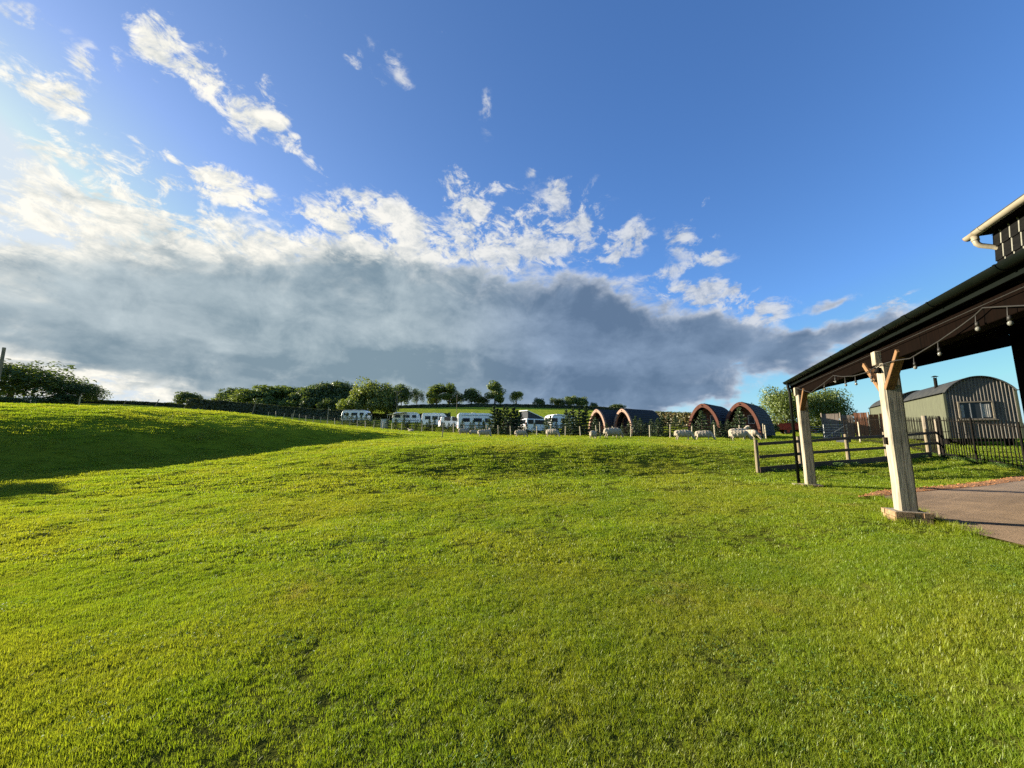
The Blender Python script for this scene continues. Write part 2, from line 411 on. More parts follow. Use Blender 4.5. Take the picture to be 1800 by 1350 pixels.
M['pod_arch'] = wood_material('redwood_arch', (.155, .060, .040), (.11, .044, .028), (.13, .055, .036), grain=(5, 5, 2), knots=False)
M['pod_arch_pale'] = wood_material('pale_redwood_arch', (.36, .24, .18), (.28, .17, .125), (.31, .20, .15), grain=(5, 5, 2), knots=False)
M['pod_roof'] = material('black_shingle', (.018, .02, .024), (.03, .032, .036), 6, .85, .5, 25)
M['pod_wall'] = material('brown_pod_wall', (.17, .075, .04), (.11, .048, .026), 5, .8, .2, 20)
M['wire'] = material('grey_wire', (.022, .021, .02), (.016, .015, .015), 5, .5)
M['cable'] = material('black_cable', (.010, .009, .0085), (.016, .015, .013), 9, .6)
M['bulb'] = glass_material('clear_bulb', (.13, .13, .115))
M['bark'] = material('bark', (.085, .065, .048), (.05, .038, .028), 5, .95, .5, 20, stretch=(1, 1, .3))
M['sheep'] = material('fleece', (.36, .31, .235), (.26, .22, .165), 7, .95, .7, 26)
M['sheep_face'] = material('sheep_face', (.50, .44, .36), (.40, .34, .28), 9, .9)
M['pole_wood'] = material('pole_wood', (.20, .17, .13), (.13, .11, .085), 6, .9, .2, 30)
M['leaf_dark'] = leaf_material('leaf_dark', (.046, .074, .018), (.084, .120, .026), .8, .38)
M['leaf_mid'] = leaf_material('leaf_mid', (.078, .118, .020), (.135, .175, .030), .8, .42)
M['leaf_light'] = leaf_material('leaf_light', (.095, .130, .020), (.150, .180, .032), .8, .42)
M['needle'] = leaf_material('spruce_needle', (.030, .052, .022), (.055, .085, .030), 2.0, .25)
M['hedge_leaf'] = leaf_material('hedge_leaf', (.030, .042, .018), (.055, .068, .026), 1.2, .25)
M['heather'] = leaf_material('russet_scrub', (.13, .085, .030), (.10, .10, .028), .8, .3)
M['weed'] = leaf_material('weed_leaf', (.065, .13, .020), (.11, .19, .03), 3.0, .4)


# ------------------------------------------------------------------ terrain
COLS = [-900, 0, 250, 450, 600, 700, 900, 1100, 1250, 1400, 1600, 1800, 2700]
YS = [0, 2, 4, 8, 11, 14, 17.5, 25, 32, 45, 60, 80, 110, 160, 260, 700]
Zv = lambda v, y: EYE + y * updir(900, v)[1]
TAB = {
    -900: [0, 0, 0, .1, .2, .35, .55, 1.0, 1.5, 2.6, 4.5, 8, 11.5, 15, 14, 8],
    0: [0, 0, 0, .1, .2, .35, .55, 1.0, 1.5, 2.6, 4.6, Zv(709, 80), Zv(707, 110), 14, 13, 6],
    250: [0, 0, 0, .1, .22, .4, .6, 1.1, 1.6, 2.6, 4.7, Zv(713, 80), Zv(711, 110), 14, 13, 6],
    450: [0, 0, 0, .1, .24, .45, .75, 1.25, 1.7, 3.0, Zv(733, 60), Zv(729, 80), Zv(727, 110), 12, 12, 6],
    600: [0, 0, 0, .08, .22, .45, .95, 1.4, 1.7, 2.55, Zv(749, 60), Zv(743, 80), Zv(736, 110), Zv(722, 160), 13, 6],
    700: [0, 0, 0, .06, .2, .32, 1.22, 1.45, 1.72, Zv(763, 45), Zv(756, 60), Zv(749, 80), Zv(735, 110), Zv(714, 160), 13, 6],
    900: [0, 0, 0, .05, .18, .28, 1.37, 1.47, 1.66, Zv(766, 45), Zv(761, 60), Zv(748, 80), Zv(731, 110), Zv(713, 160), 14, 6],
    1100: [0, 0, 0, .1, .22, .30, 1.36, 1.46, 1.66, Zv(765, 45), Zv(758, 60), Zv(745, 80), Zv(731, 110), Zv(719, 160), 13, 6],
    1250: [0, 0, 0, .2, .32, .38, 1.26, 1.45, 1.70, Zv(764, 45), Zv(757, 60), Zv(748, 80), Zv(741, 110), Zv(735, 160), 10, 5],
    1400: [0, 0, .08, .32, .42, .57, .90, 1.40, 1.66, Zv(764, 45), Zv(759, 60), Zv(755, 80), Zv(752, 110), Zv(750, 160), 6, 4],
    1600: [0, .02, .2, .38, .44, .62, 1.02, 1.52, 1.75, 1.9, 2.4, 3.0, 4.0, 5, 6, 4],
    1800: [0, .05, .34, .40, .46, .66, 1.05, 1.5, 1.75, 2.0, 2.4, 2.8, 3.5, 4, 5, 4],
    2700: [0, .30, .36, .40, .46, .62, .80, 1.1, 1.3, 1.6, 2.0, 2.5, 3.0, 4, 5, 4],
}
SC = np.array([(u - 900) / 695.0 for u in COLS])
QF = lambda y: np.arcsinh(np.maximum(y, 0) / 6.0)
NS, NQ = 360, 500
s_ax = np.linspace(SC[0], SC[-1], NS); q_ax = np.linspace(0, QF(np.array(700.0)), NQ)
T0 = np.array([np.interp(q_ax, QF(np.array(YS, float)), TAB[u]) for u in COLS])
T1 = np.array([np.interp(s_ax, SC, T0[:, j]) for j in range(NQ)]).T


def blur(a, k, axis):
    w = np.exp(-.5 * (np.arange(-3 * k, 3 * k + 1) / k) ** 2); w /= w.sum()
    p = [(0, 0), (0, 0)]; p[axis] = (3 * k, 3 * k)
    b = np.pad(a, p, mode='edge')
    return np.apply_along_axis(lambda r: np.convolve(r, w, 'valid'), axis, b)


T1 = blur(blur(T1, 3, 1), 7, 0)


def vnoise(x, y, seed=0):
    """smooth value noise"""
    xi = np.floor(x).astype(np.int64); yi = np.floor(y).astype(np.int64); fx = x - xi; fy = y - yi
    fx = fx * fx * (3 - 2 * fx); fy = fy * fy * (3 - 2 * fy)
    def h(a, b):
        n = (a * 374761393 + b * 668265263 + seed * 974711) & 0x7fffffff
        n = ((n ^ (n >> 13)) * 1274126177) & 0x7fffffff
        return ((n ^ (n >> 16)) & 0xffff) / 65535.0
    return (h(xi, yi) * (1 - fx) + h(xi + 1, yi) * fx) * (1 - fy) + (h(xi, yi + 1) * (1 - fx) + h(xi + 1, yi + 1) * fx) * fy - .5


def sstep(a, b, x):
    t = np.clip((x - a) / (b - a), 0, 1); return t * t * (3 - 2 * t)


def H(x, y):
    x = np.atleast_1d(np.asarray(x, float)); y = np.atleast_1d(np.asarray(y, float))
    s = np.clip(x / np.maximum(y, .6), SC[0], SC[-1]); q = QF(np.minimum(y, 699))
    fs = (s - s_ax[0]) / (s_ax[1] - s_ax[0]); fq = q / (q_ax[1] - q_ax[0])
    i = np.clip(fs.astype(int), 0, NS - 2); j = np.clip(fq.astype(int), 0, NQ - 2); fs = np.clip(fs - i, 0, 1); fq = np.clip(fq - j, 0, 1)
    z = (T1[i, j] * (1 - fs) + T1[i + 1, j] * fs) * (1 - fq) + (T1[i, j + 1] * (1 - fs) + T1[i + 1, j + 1] * fs) * fq
    # the grassy mound on the left: foot line from (-18,14) to (-11,27)
    d = (x + 18) * -.88 + (y - 14) * .474
    al = (x + 18) * .474 + (y - 14) * .88
    d = d + 1.6 * vnoise(x * .11, y * .11, 5)
    t_ = np.clip((d + .8) / 19.0, 0, 1)
    S = (1 - (1 - t_) ** 2.35) * sstep(-.8, 2.5, d) * sstep(28.5, 10.5, al) * sstep(-34, -8, al)
    top = 3.85 - .55 * sstep(9, -6, al) + .25 * vnoise(x * .08, y * .08, 9)
    z = np.where(top > z, z + (top - z) * S, z)
    # small relief of the turf
    r = np.hypot(x, y)
    amp = np.clip(r / 9.0, .35, 1.6)
    z = z + amp * (.045 * vnoise(x * .9, y * .9, 1) + .030 * vnoise(x * 2.3, y * 2.3, 2)) + .10 * vnoise(x * .22, y * .22, 3) * np.clip((r - 3) / 10, 0, 1)
    # level under the open barn
    a1 = (x - 7.78) * -.391 + (y - 10.48) * -.920; a2 = (x - 7.78) * .920 + (y - 10.48) * -.391
    a1 = a1 + .62 * np.clip(a2, 0, 9)
    k = sstep(-2.4, -.7, a1) * sstep(15, 11, a1) * sstep(-1.9, -.75, a2)
    return z * (1 - k) + .385 * k


def h1(x, y): return float(H(x, y)[0])
def G(u, y, v=755):
    x = updir(u, v)[0] * y; return (x, y, h1(x, y))


def axis(segs):
    out = [segs[0][0]]
    for a, b, st0, st1 in segs:
        p = a; n = 0
        while p < b - 1e-6:
            f = (p - a) / (b - a); p += st0 * (st1 / st0) ** f; out.append(min(p, b))
    return np.array(out)


gx = axis([(-700, -60, 60, 2.2), (-60, -12, 2.2, .22), (-12, 12, .17, .17), (12, 60, .22, 2.2), (60, 800, 2.2, 60)])
gy = axis([(-40, -2, 4, .3), (-2, 20, .17, .2), (20, 60, .22, .9), (60, 200, .9, 4), (200, 900, 4, 60)])
X, Y = np.meshgrid(gx, gy); Z = H(X.ravel(), Y.ravel())
nx, ny = len(gx), len(gy)
idx = np.arange(nx * ny).reshape(ny, nx)
Q = np.stack([idx[:-1, :-1], idx[:-1, 1:], idx[1:, 1:], idx[1:, :-1]], -1).reshape(-1, 4)


def ground_material():
    m = bpy.data.materials.new('turf'); m.use_nodes = True; t = NT(m.node_tree); t.n.clear()
    out = t.new('ShaderNodeOutputMaterial'); b = t.new('ShaderNodeBsdfDiffuse'); b.inputs['Roughness'].default_value = .5
    tr = t.new('ShaderNodeBsdfTranslucent')
    pos = t.new('ShaderNodeNewGeometry').outputs['Position']
    big = t.noise(pos, .16, 4, .6); mid = t.noise(pos, 1.1, 5, .65); fine = t.noise(pos, 16.0, 5, .7)
    st = t.noise(t.mapping(pos, sc=(.25, 1.0, 1)), 1.6, 4, .6)
    c = t.mix(t.sm(big, .35, .65), (.158, .200, .014, 1), (.200, .226, .018, 1))
    c = t.mix(t.m('MULTIPLY', t.sm(mid, .42, .72), .55), c, (.105, .140, .016, 1))
    c = t.mix(t.m('MULTIPLY', t.sm(st, .5, .75), .4), c, (.200, .215, .030, 1))
    c = t.mix(t.m('MULTIPLY', t.sm(fine, .50, .70), .6), c, (.060, .080, .010, 1))
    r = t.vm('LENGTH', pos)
    c = t.mix(t.sm(r, 84.0, 96.0), c, t.mix(t.sm(st, .4, .7), (.215, .270, .026, 1), (.270, .300, .040, 1)))  # far turf made paler: brightness of backlit grass put into the colour
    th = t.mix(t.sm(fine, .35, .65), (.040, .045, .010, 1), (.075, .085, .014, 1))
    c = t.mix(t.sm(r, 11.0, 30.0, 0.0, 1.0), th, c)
    t.put(b.inputs[0], c)
    bn = t.new('ShaderNodeBump'); bn.inputs['Strength'].default_value = 1.0; bn.inputs['Distance'].default_value = .10
    hh = t.m('ADD', t.m('MULTIPLY', t.noise(pos, 2.6, 5, .7), .9), t.m('MULTIPLY', t.noise(pos, 12, 4, .7), .22))
    t.put(bn.inputs['Height'], hh); t.l.new(bn.outputs[0], b.inputs['Normal'])
    t.l.new(b.outputs[0], out.inputs[0])
    return m


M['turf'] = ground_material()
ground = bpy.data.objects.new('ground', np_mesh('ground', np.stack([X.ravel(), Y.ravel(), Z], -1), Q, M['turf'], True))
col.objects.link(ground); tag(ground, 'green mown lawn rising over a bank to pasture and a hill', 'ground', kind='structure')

# ------------------------------------------------------------------ frame of the open barn
def ground_hit(u, v, z):
    a, b = updir(u, v); y = (z - EYE) / b; return Vector((a * y, y, z))


ZB = .40
P1 = ground_hit(1425, 851, ZB + .05); P2 = ground_hit(1593, 897, ZB + .15); P1.z = P2.z = ZB
E1 = (P2 - P1).normalized()                       # along the front, towards the viewer
E2 = Vector((-E1.y, E1.x, 0))                     # inwards
if E2.x < 0: E2 = -E2
BAY = (P2 - P1).length
BRZ = math.atan2(E2.y, E2.x)                      # local x = inwards, local y = away from the viewer along the front
barn = empty('open_barn', P1, BRZ)
tag(barn, 'open-fronted timber barn with lean-to roof on pale oak posts and black boarded upper wall', 'barn')
# local frame: x inwards (E2), y = -E1 (away), z up.  post k stands at y = -k*BAY
POST = .215
PTOP = 2.38


def oak_post(y, z0):
    mb = MB(); h = PTOP - z0; w = POST / 2; c = .022
    ring = [(-w + c, -w), (w - c, -w), (w, -w + c), (w, w - c), (w - c, w), (-w + c, w), (-w, w - c), (-w, -w + c)]
    zs = [.0, .5, 1.0, 1.5, 1.9, h]; rows = []
    for i, z in enumerate(zs):
        dx, dy = random.uniform(-.006, .006), random.uniform(-.006, .006)
        rows.append([(a + dx, b + dy, z) for a, b in ring])
    n = 8; V = [p for r in rows for p in r]; Fc = [tuple(reversed(range(8))), tuple(range(40, 48))]
    for i in range(5):
        for k in range(8): Fc.append((i * 8 + k, i * 8 + (k + 1) % 8, i * 8 + 8 + (k + 1) % 8, i * 8 + 8 + k))
    mb.add(V, Fc)
    o = mb.build('post', M['oak'], barn); o.location = (0, y, z0); return o


brick_me = MB().box((0, 0, 0), (.205, .098, .066)).mesh('brick', M['brick'])
brick_half = MB().box((0, 0, 0), (.098, .098, .066)).mesh('brick', M['brick'])


def plinth(y, top, s=.41):
    core = MB().box((0, 0, (top - .25) / 2), (s - .03, s - .03, top + .25)).build('plinth', M['mortar'], barn); core.location = (0, y, 0)
    for row in range(4):
        z = top - .036 - row * .076
        for side in range(4):
            rot = side * math.pi / 2
            cx = ((-.097, .118), (-.118, .097))[(row + side) % 2]
            for bx in cx:
                p = Matrix.Rotation(rot, 3, 'Z') @ Vector((bx, -s / 2 + .045, z + random.uniform(-.002, .002)))
                linked('brick', brick_me, core, p, (0, random.uniform(-.02, .02), rot + random.uniform(-.015, .015)))
    return core


for k, z0 in ((0, .05), (1, .15), (2, .15)):
    oak_post(-k * BAY, z0); plinth(-k * BAY, z0)
YN = -2.2 * BAY; YF = .34                        # near and far end of the lean-to
EAVE_Z = 2.72; OUT = -.14; DEPTH = 4.07; SLOPE = .22
# plate resting on the posts
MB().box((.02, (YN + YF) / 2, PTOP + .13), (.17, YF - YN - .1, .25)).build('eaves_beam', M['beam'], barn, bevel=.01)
for k in range(3):
    y = -k * BAY
    o = MB().box((0, 0, 0), (.09, .13, .22)).build('post_tenon', M['oak'], barn, bevel=.01); o.location = (-.105, y + .02, PTOP + .10)
    for s in (-1, 1):
        if k == 0 and s == 1: continue
        a = Vector((-.04, y + s * .09, 1.98)); b = Vector((-.04, y + s * .58, PTOP + .10))
        br = MB(); br.bar((0, 0, 0), (0, 0, (b - a).length), .07, .115, up=(0, 1, 0))
        o = br.build('brace', M['oak_warm'], barn, bevel=.008); o.location = a
        o.rotation_euler = (b - a).to_track_quat('Z', 'X').to_euler()
# rafters, soffit boards
zr = lambda x: EAVE_Z + (x - OUT) * SLOPE + .03
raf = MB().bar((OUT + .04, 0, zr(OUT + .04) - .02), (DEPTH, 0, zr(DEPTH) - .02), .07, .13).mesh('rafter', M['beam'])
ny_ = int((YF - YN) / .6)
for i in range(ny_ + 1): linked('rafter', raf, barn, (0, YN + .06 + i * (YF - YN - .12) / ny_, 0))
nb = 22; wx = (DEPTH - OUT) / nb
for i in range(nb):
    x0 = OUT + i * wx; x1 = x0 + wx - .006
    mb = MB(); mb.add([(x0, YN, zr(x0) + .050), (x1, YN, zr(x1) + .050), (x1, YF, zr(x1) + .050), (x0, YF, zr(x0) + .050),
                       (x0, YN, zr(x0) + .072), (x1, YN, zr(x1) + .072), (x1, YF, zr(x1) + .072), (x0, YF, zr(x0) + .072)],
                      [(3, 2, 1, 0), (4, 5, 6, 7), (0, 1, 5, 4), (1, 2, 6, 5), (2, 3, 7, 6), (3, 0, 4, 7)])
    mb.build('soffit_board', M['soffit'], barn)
xs = [OUT - .05 + i * (DEPTH - OUT + .05) / 60 for i in range(61)]
mb = MB(); mb.prism([(x, 0, zr(x) + .076) for x in (OUT - .05, DEPTH)] + [(x, 0, zr(x) + .115) for x in (DEPTH, OUT - .05)], (0, YN, 0), (0, YF + .04, 0))
mb.build('roof', M['hut_roof'], barn)
MB().box((OUT - .015, (YN + YF) / 2, EAVE_Z + .015), (.028, YF - YN, .14)).build('fascia', M['gutter'], barn)
# verge board at the far end
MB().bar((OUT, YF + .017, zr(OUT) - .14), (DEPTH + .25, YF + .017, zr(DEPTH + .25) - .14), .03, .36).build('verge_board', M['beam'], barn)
# half-round gutter in lengths with unions and brackets
def half_round(y0, y1, r, x, z, t=.006):
    rows = []
    for rr in (r, r - t):
        for yy in (y0, y1):
            rows.append([(x + rr * math.cos(math.pi + math.pi * k / 10), yy, z + rr * math.sin(math.pi + math.pi * k / 10)) for k in range(11)])
    mb = MB(); mb.sheet([rows[0], rows[1]]); mb.sheet([rows[3], rows[2]]); mb.sheet([rows[0], rows[2]]); mb.sheet([rows[1], rows[3]]); return mb


GR = .066; GX = OUT - .10; GZ = EAVE_Z + .075
L = (YF - YN) / 5
for i in range(5):
    y0 = YN + i * L; y1 = y0 + L
    g = half_round(y0, y1 - .004, GR, GX, GZ).build('gutter', M['gutter'], barn, smooth=True)
    u = half_round(y1 - .05, y1 + .05, GR + .008, GX, GZ, .007).build('union', M['gutter'], g, smooth=True)
    for f in (.25, .75):
        b = half_round(y0 + f * L - .015, y0 + f * L + .015, GR + .009, GX, GZ, .008).build('bracket', M['gutter'], g, smooth=True)
mb = MB(); mb.prism([(GX + GR * math.cos(math.pi + math.pi * k / 10), 0, GZ + GR * math.sin(math.pi + math.pi * k / 10)) for k in range(11)], (0, YF, 0), (0, YF + .012, 0))
mb.build('gutter_stop', M['gutter'], barn)
dp = MB().tube([(GX, YF - .14, GZ - .05), (GX, YF - .14, GZ - .16), (GX + .03, YF - .14, GZ - .30), (GX + .03, YF - .14, -.02)], .038, 12).build('downpipe', M['gutter'], barn, smooth=True)
for z in (.6, 1.7, 2.6):
    MB().tube([(GX + .03, YF - .14, z - .02), (GX + .03, YF - .14, z + .02)], .046, 12).build('collar', M['gutter'], dp, smooth=True)
MB().box((-.20, YF - .20, -.02), (.30, .30, .12)).build('stone_gully', M['mortar'], barn, bevel=.015)
# fittings on the near post
MB().box((-POST / 2 - .015, -BAY + .02, 1.18), (.04, .07, .11)).build('cable_clip', M['black_iron'], barn, bevel=.01)
MB().tube([(-POST / 2 - .04, -BAY - .06, PTOP - .14), (-POST / 2 - .015, -BAY - .06, PTOP - .06)], [.045, .025], 10).build('hook_light', M['black_iron'], barn)

# main barn behind: corner post, upper wall of lapped black boards, eaves, cream gutter
WX = DEPTH + .02; WTOP = 6.10; WBOT = zr(DEPTH) + .10
MB().box((WX + .15, -.16, WBOT / 2), (.28, .30, WBOT)).build('corner_post', M['beam'], barn, bevel=.01)
a = Vector((WX, .0, 2.2)); 
wl = MB().box((WX + .17, YN / 2 - 1.20, (WTOP + WBOT) / 2), (.16, -YN + 2.4, WTOP - WBOT)).build('upper_wall', M['black_board'], barn)
MB().box((WX + .17, YN / 2 - 1.2, WBOT / 2 - .05), (.14, -YN + 2.0, WBOT - .12)).build('lower_wall', M['black_board'], barn)
rowh = .33; px = .27
nrow = int((WTOP - WBOT) / rowh) + 1
for r in range(5):
    hb = (WTOP - WBOT - .04) / 5; MB().box((WX + .055, (YN - 2.45 - .02 - 11 * px) / 2, WBOT + hb * (r + .5)), (.07, -YN + 2.43 - 11 * px, hb - .012)).build('wide_board', M['black_board'], wl)
npan = 11
for r in range(nrow):
    z0 = WBOT + r * rowh - .02; z1 = min(z0 + rowh + .05, WTOP - .03)
    for i in range(npan):
        y1 = -.02 - i * px; y0 = y1 - px + .055
        mb = MB(); t0, t1 = .085, .055
        x0 = WX + .09
        mb.add([(x0 - t0, y0, z0), (x0 - t0, y1, z0), (x0, y1, z0), (x0, y0, z0), (x0 - t1, y0, z1), (x0 - t1, y1, z1), (x0, y1, z1), (x0, y0, z1)],
               [(3, 2, 1, 0), (4, 5, 6, 7), (0, 1, 5, 4), (1, 2, 6, 5), (2, 3, 7, 6), (3, 0, 4, 7)])
        mb.build('board', M['black_board'], wl)
        if i: 
            st = MB().add([(x0 - t0 + .012, y1 + .004, z0 + .03), (x0 - t0 + .012, y1 + .051, z0 + .03), (x0, y1 + .051, z0 + .03), (x0, y1 + .004, z0 + .03),
                           (x0 - t1 + .005, y1 + .004, z1 - .03), (x0 - t1 + .005, y1 + .051, z1 - .03), (x0, y1 + .051, z1 - .03), (x0, y1 + .004, z1 - .03)],
                          [(3, 2, 1, 0), (4, 5, 6, 7), (0, 1, 5, 4), (1, 2, 6, 5), (2, 3, 7, 6), (3, 0, 4, 7)])
            st.build('strip', M['pale_strip'], wl)
MB().box((WX + .02, YN / 2 - .6, WTOP + .05), (.36, -YN + 1.3, .06)).build('eaves_soffit', M['beam'], barn)
ur = MB(); ur.prism([(WX - .26, 0, WTOP + .09), (WX + 3.5, 0, WTOP + 2.3), (WX + 3.5, 0, WTOP + 2.42), (WX - .26, 0, WTOP + .19)], (0, YN - 2, 0), (0, .12, 0)); ur.build('upper_roof', M['hut_roof'], barn)
g2 = half_round(YN - 2, .26, .095, WX - .25, WTOP + .10, .008).build('upper_gutter', M['cream_iron'], barn, smooth=True)
half_round(-.30, -.24, .105, WX - .25, WTOP + .10, .010).build('union', M['cream_iron'], g2, smooth=True)
mb = MB(); mb.prism([(WX - .25 + .095 * math.cos(math.pi + math.pi * k / 10), 0, WTOP + .10 + .095 * math.sin(math.pi + math.pi * k / 10)) for k in range(11)], (0, .26, 0), (0, .275, 0)); mb.build('gutter_end', M['rust'], g2)
pts = [(WX - .25, .02, WTOP + .02), (WX - .25, .02, WTOP - .10), (WX - .24, .01, WTOP - .18), (WX - .19, .0, WTOP - .24), (WX - .02, -.05, WTOP - .33), (WX + .08, -.08, WTOP - .40), (WX + .14, -.09, WTOP - .55)]
MB().tube(pts, [.075, .062, .06, .058, .056, .056, .056], 12).build('swan_neck', M['cream_iron'], g2, smooth=True)
MB().tube([(WX - .25, .02, WTOP - .05), (WX - .25, .02, WTOP - .10)], .074, 12).build('collar', M['cream_iron'], g2, smooth=True)

# ------------------------------------------------------------------ string lights under the eaves
BM = Matrix.Translation(P1) @ Matrix.Rotation(BRZ, 4, 'Z'); BMi = BM.inverted()
def barn_plane(u, v, xl):
    """ray through a pixel met with the barn's vertical plane local x = xl -> local point"""
    a, b = updir(u, v); o = BMi @ Vector((0, 0, EYE)); p = BMi @ Vector((a, 1, EYE + b)); d = p - o
    return o + d * ((xl - o.x) / d.x)


sl = empty('string_lights', P1, BRZ)
tag(sl, 'black cable string of small clear bulbs swagged under the barn eaves', 'string lights')
XL = -.13
cab = [(1400, 682), (1425, 690), (1445, 676), (1465, 660), (1480, 662), (1500, 661), (1522, 655), (1545, 642), (1572, 634), (1600, 630), (1625, 615), (1650, 600), (1685, 576), (1712, 556), (1728, 541), (1760, 539), (1800, 537), (1860, 540)]
pts = [barn_plane(u, v, XL) for u, v in cab]
MB().tube(pts, .008, 6).build('cable', M['cable'], sl, smooth=True)
top_w = [(-.12, YF - .4, EAVE_Z - .16), (-.12, -BAY * .5, EAVE_Z - .15), (-.12, YN + .2, EAVE_Z - .155)]
MB().tube(top_w, .0045, 6).build('carrier_wire', M['wire'], sl)
bulbs = [(1397, 688), (1450, 684), (1469, 671), (1487, 677), (1505, 675), (1533, 669), (1609, 646), (1652, 622), (1719, 578), (1776, 568)]
for (u, v) in bulbs:
    p = barn_plane(u, v, XL); # hang point on the cable above it
    yy = p.y; best = min(range(len(pts) - 1), key=lambda i: abs((pts[i].y + pts[i + 1].y) / 2 - yy))
    a, b = pts[best], pts[best + 1]; f = max(0, min(1, (yy - a.y) / (b.y - a.y + 1e-9))); hp = a.lerp(b, f)
    if hp.z < p.z + .06: hp = Vector((p.x, p.y, p.z + .10))
    s = MB().tube([hp, (p + hp) / 2 + Vector((0, .015, 0)), p + Vector((0, 0, .055))], .005, 6)
    s.tube([p + Vector((0, 0, .075)), p + Vector((0, 0, .030))], [.014, .019], 8)
    so = s.build('socket', M['cable'], sl, smooth=True)
    bm = bmesh.new(); bmesh.ops.create_uvsphere(bm, u_segments=12, v_segments=8, radius=.021); bmesh.ops.scale(bm, vec=(1, 1, 1.15), verts=bm.verts)
    me = bpy.data.meshes.new('bulb'); bm.to_mesh(me); bm.free(); me.materials.append(M['bulb']); me.polygons.foreach_set('use_smooth', [True] * len(me.polygons))
    linked('bulb', me, so, p)

# ------------------------------------------------------------------ patio under the barn, chippings
def patio_sheet(name, mat, poly_px, z, kind_label, rim=.05):
    pass


edge = [(1552, 876), (1590, 890), (1612, 905), (1648, 918), (1690, 934), (1750, 950), (1805, 964), (1900, 990), (2050, 1030)]
front = [ground_hit(u, v, ZB) for u, v in edge]
back = [(1552, 874), (1600, 868), (1680, 861), (1740, 855), (1800, 846), (1880, 838), (2050, 822)]
bk = [ground_hit(u, v, ZB) for u, v in back]
def resample(pts, n):
    d = [0]
    for a, b in zip(pts, pts[1:]): d.append(d[-1] + (b - a).length)
    out = []
    for i in range(n):
        t = d[-1] * i / (n - 1); k = max(j for j in range(len(d)) if d[j] <= t + 1e-9); k = min(k, len(pts) - 2)
        f = (t - d[k]) / (d[k + 1] - d[k]); out.append(pts[k].lerp(pts[k + 1], min(f, 1)))
    return out
fr = resample(front, 60); bkr = resample(bk, 60)
rows = []
for j in range(16):
    f = j / 15
    rows.append([tuple(fr[i].lerp(bkr[i], f) + Vector((.03 * vnoise(np.array(i * .9), np.array(j * 2.0), 4) if j in (0, 15) else 0, .05 * float(vnoise(np.array(i * .7), np.array(j * 1.0), 8)) if j in (0, 15) else 0, .028 + .006 * float(vnoise(np.array(i * .4), np.array(j * .6), 3))))) for i in range(60)])
pat = MB().sheet(rows).build('patio', M['concrete'], smooth=True); tag(pat, 'worn brown concrete floor under the open barn', 'floor', kind='structure')
ob = [(1500, 880), (1548, 866), (1600, 863), (1680, 856), (1740, 849), (1800, 838), (1880, 828), (2050, 808)]
fo = resample(bk, 60); bo = resample([ground_hit(u, v - 2, ZB) for u, v in ob], 60)
rows = []
for j in range(6):
    f = j / 5
    rows.append([tuple(fo[i].lerp(bo[i], f) + Vector((0, .05 * float(vnoise(np.array(i * .8), np.array(j * 3.0), 6)), .032 + .014 * math.sin(f * math.pi) + .008 * float(vnoise(np.array(i * 1.3), np.array(j * 1.7), 7))))) for i in range(60)])
chip = MB().sheet(rows).build('chipping_strip', M['chips'], smooth=True); tag(chip, 'strip of orange bark chippings along the floor edge', 'path', kind='structure')

# ------------------------------------------------------------------ post and rail fence
rf = empty('post_and_rail_fence', (0, 0, 0)); tag(rf, 'low wooden post and rail fence behind the barn posts', 'fence')
fp = []
for u, y in ((1332, 13.6), (1408, 14.1), (1493, 14.6), (1562, 15.2), (1636, 15.9)):
    x = updir(u, 820)[0] * y; fp.append(Vector((x, y, h1(x, y))))
for p in fp:
    o = MB().tube([(0, 0, -.1), (0, 0, .6), (.004, 0, 1.13)], [.065, .063, .060], 10).build('post', M['fence_wood'], rf, smooth=False); o.location = p
fe = fp[-1] + (fp[-1] - fp[-2]) * .35
for hz, hh in ((.97, .10), (.55, .10), (.12, .20)):
    for a, b in zip(fp, fp[1:] + [fe]):
        if hz < .2 and b is fe: continue
        n = Vector((b.y - a.y, -(b.x - a.x), 0)).normalized() * -.075
        MB().bar(a + n * -1 + Vector((0, 0, hz + random.uniform(-.015, .015))), b + n * -1 + Vector((0, 0, hz + random.uniform(-.015, .015))), .04, hh).build('rail', M['rail_wood'], rf, bevel=.005)

# ------------------------------------------------------------------ iron railings round the huts
bar_me = {}
def railing(name, pts, hgt, step, label, rad=.008, wood_posts=()):
    root = empty(name, (0, 0, 0)); tag(root, label, 'railing')
    if (hgt, rad) not in bar_me:
        bar_me[(hgt, rad)] = MB().tube([(0, 0, -.05), (0, 0, hgt - .05), (0, 0, hgt + .05)], [rad, rad, rad * .35], 6).mesh('bar', M['black_iron'])
    for a, b in zip(pts, pts[1:]):
        a, b = Vector(a), Vector(b); n = max(1, int((b - a).length / step))
        for i in range(n):
            p = a.lerp(b, i / n); z = h1(p.x, p.y)
            linked('bar', bar_me[(hgt, rad)], root, (p.x, p.y, z + random.uniform(-.01, .01)), (random.uniform(-.012, .012), random.uniform(-.012, .012), 0))
        za, zb = h1(a.x, a.y), h1(b.x, b.y)
        for f in (.12, .93): MB().bar((a.x, a.y, za + hgt * f), (b.x, b.y, zb + hgt * f), .012, .035).build('rail', M['black_iron'], root)
        MB().tube([(a.x, a.y, za - .05), (a.x, a.y, za + hgt + .06)], .035, 8).build('standard', M['black_iron'], root)
    return root


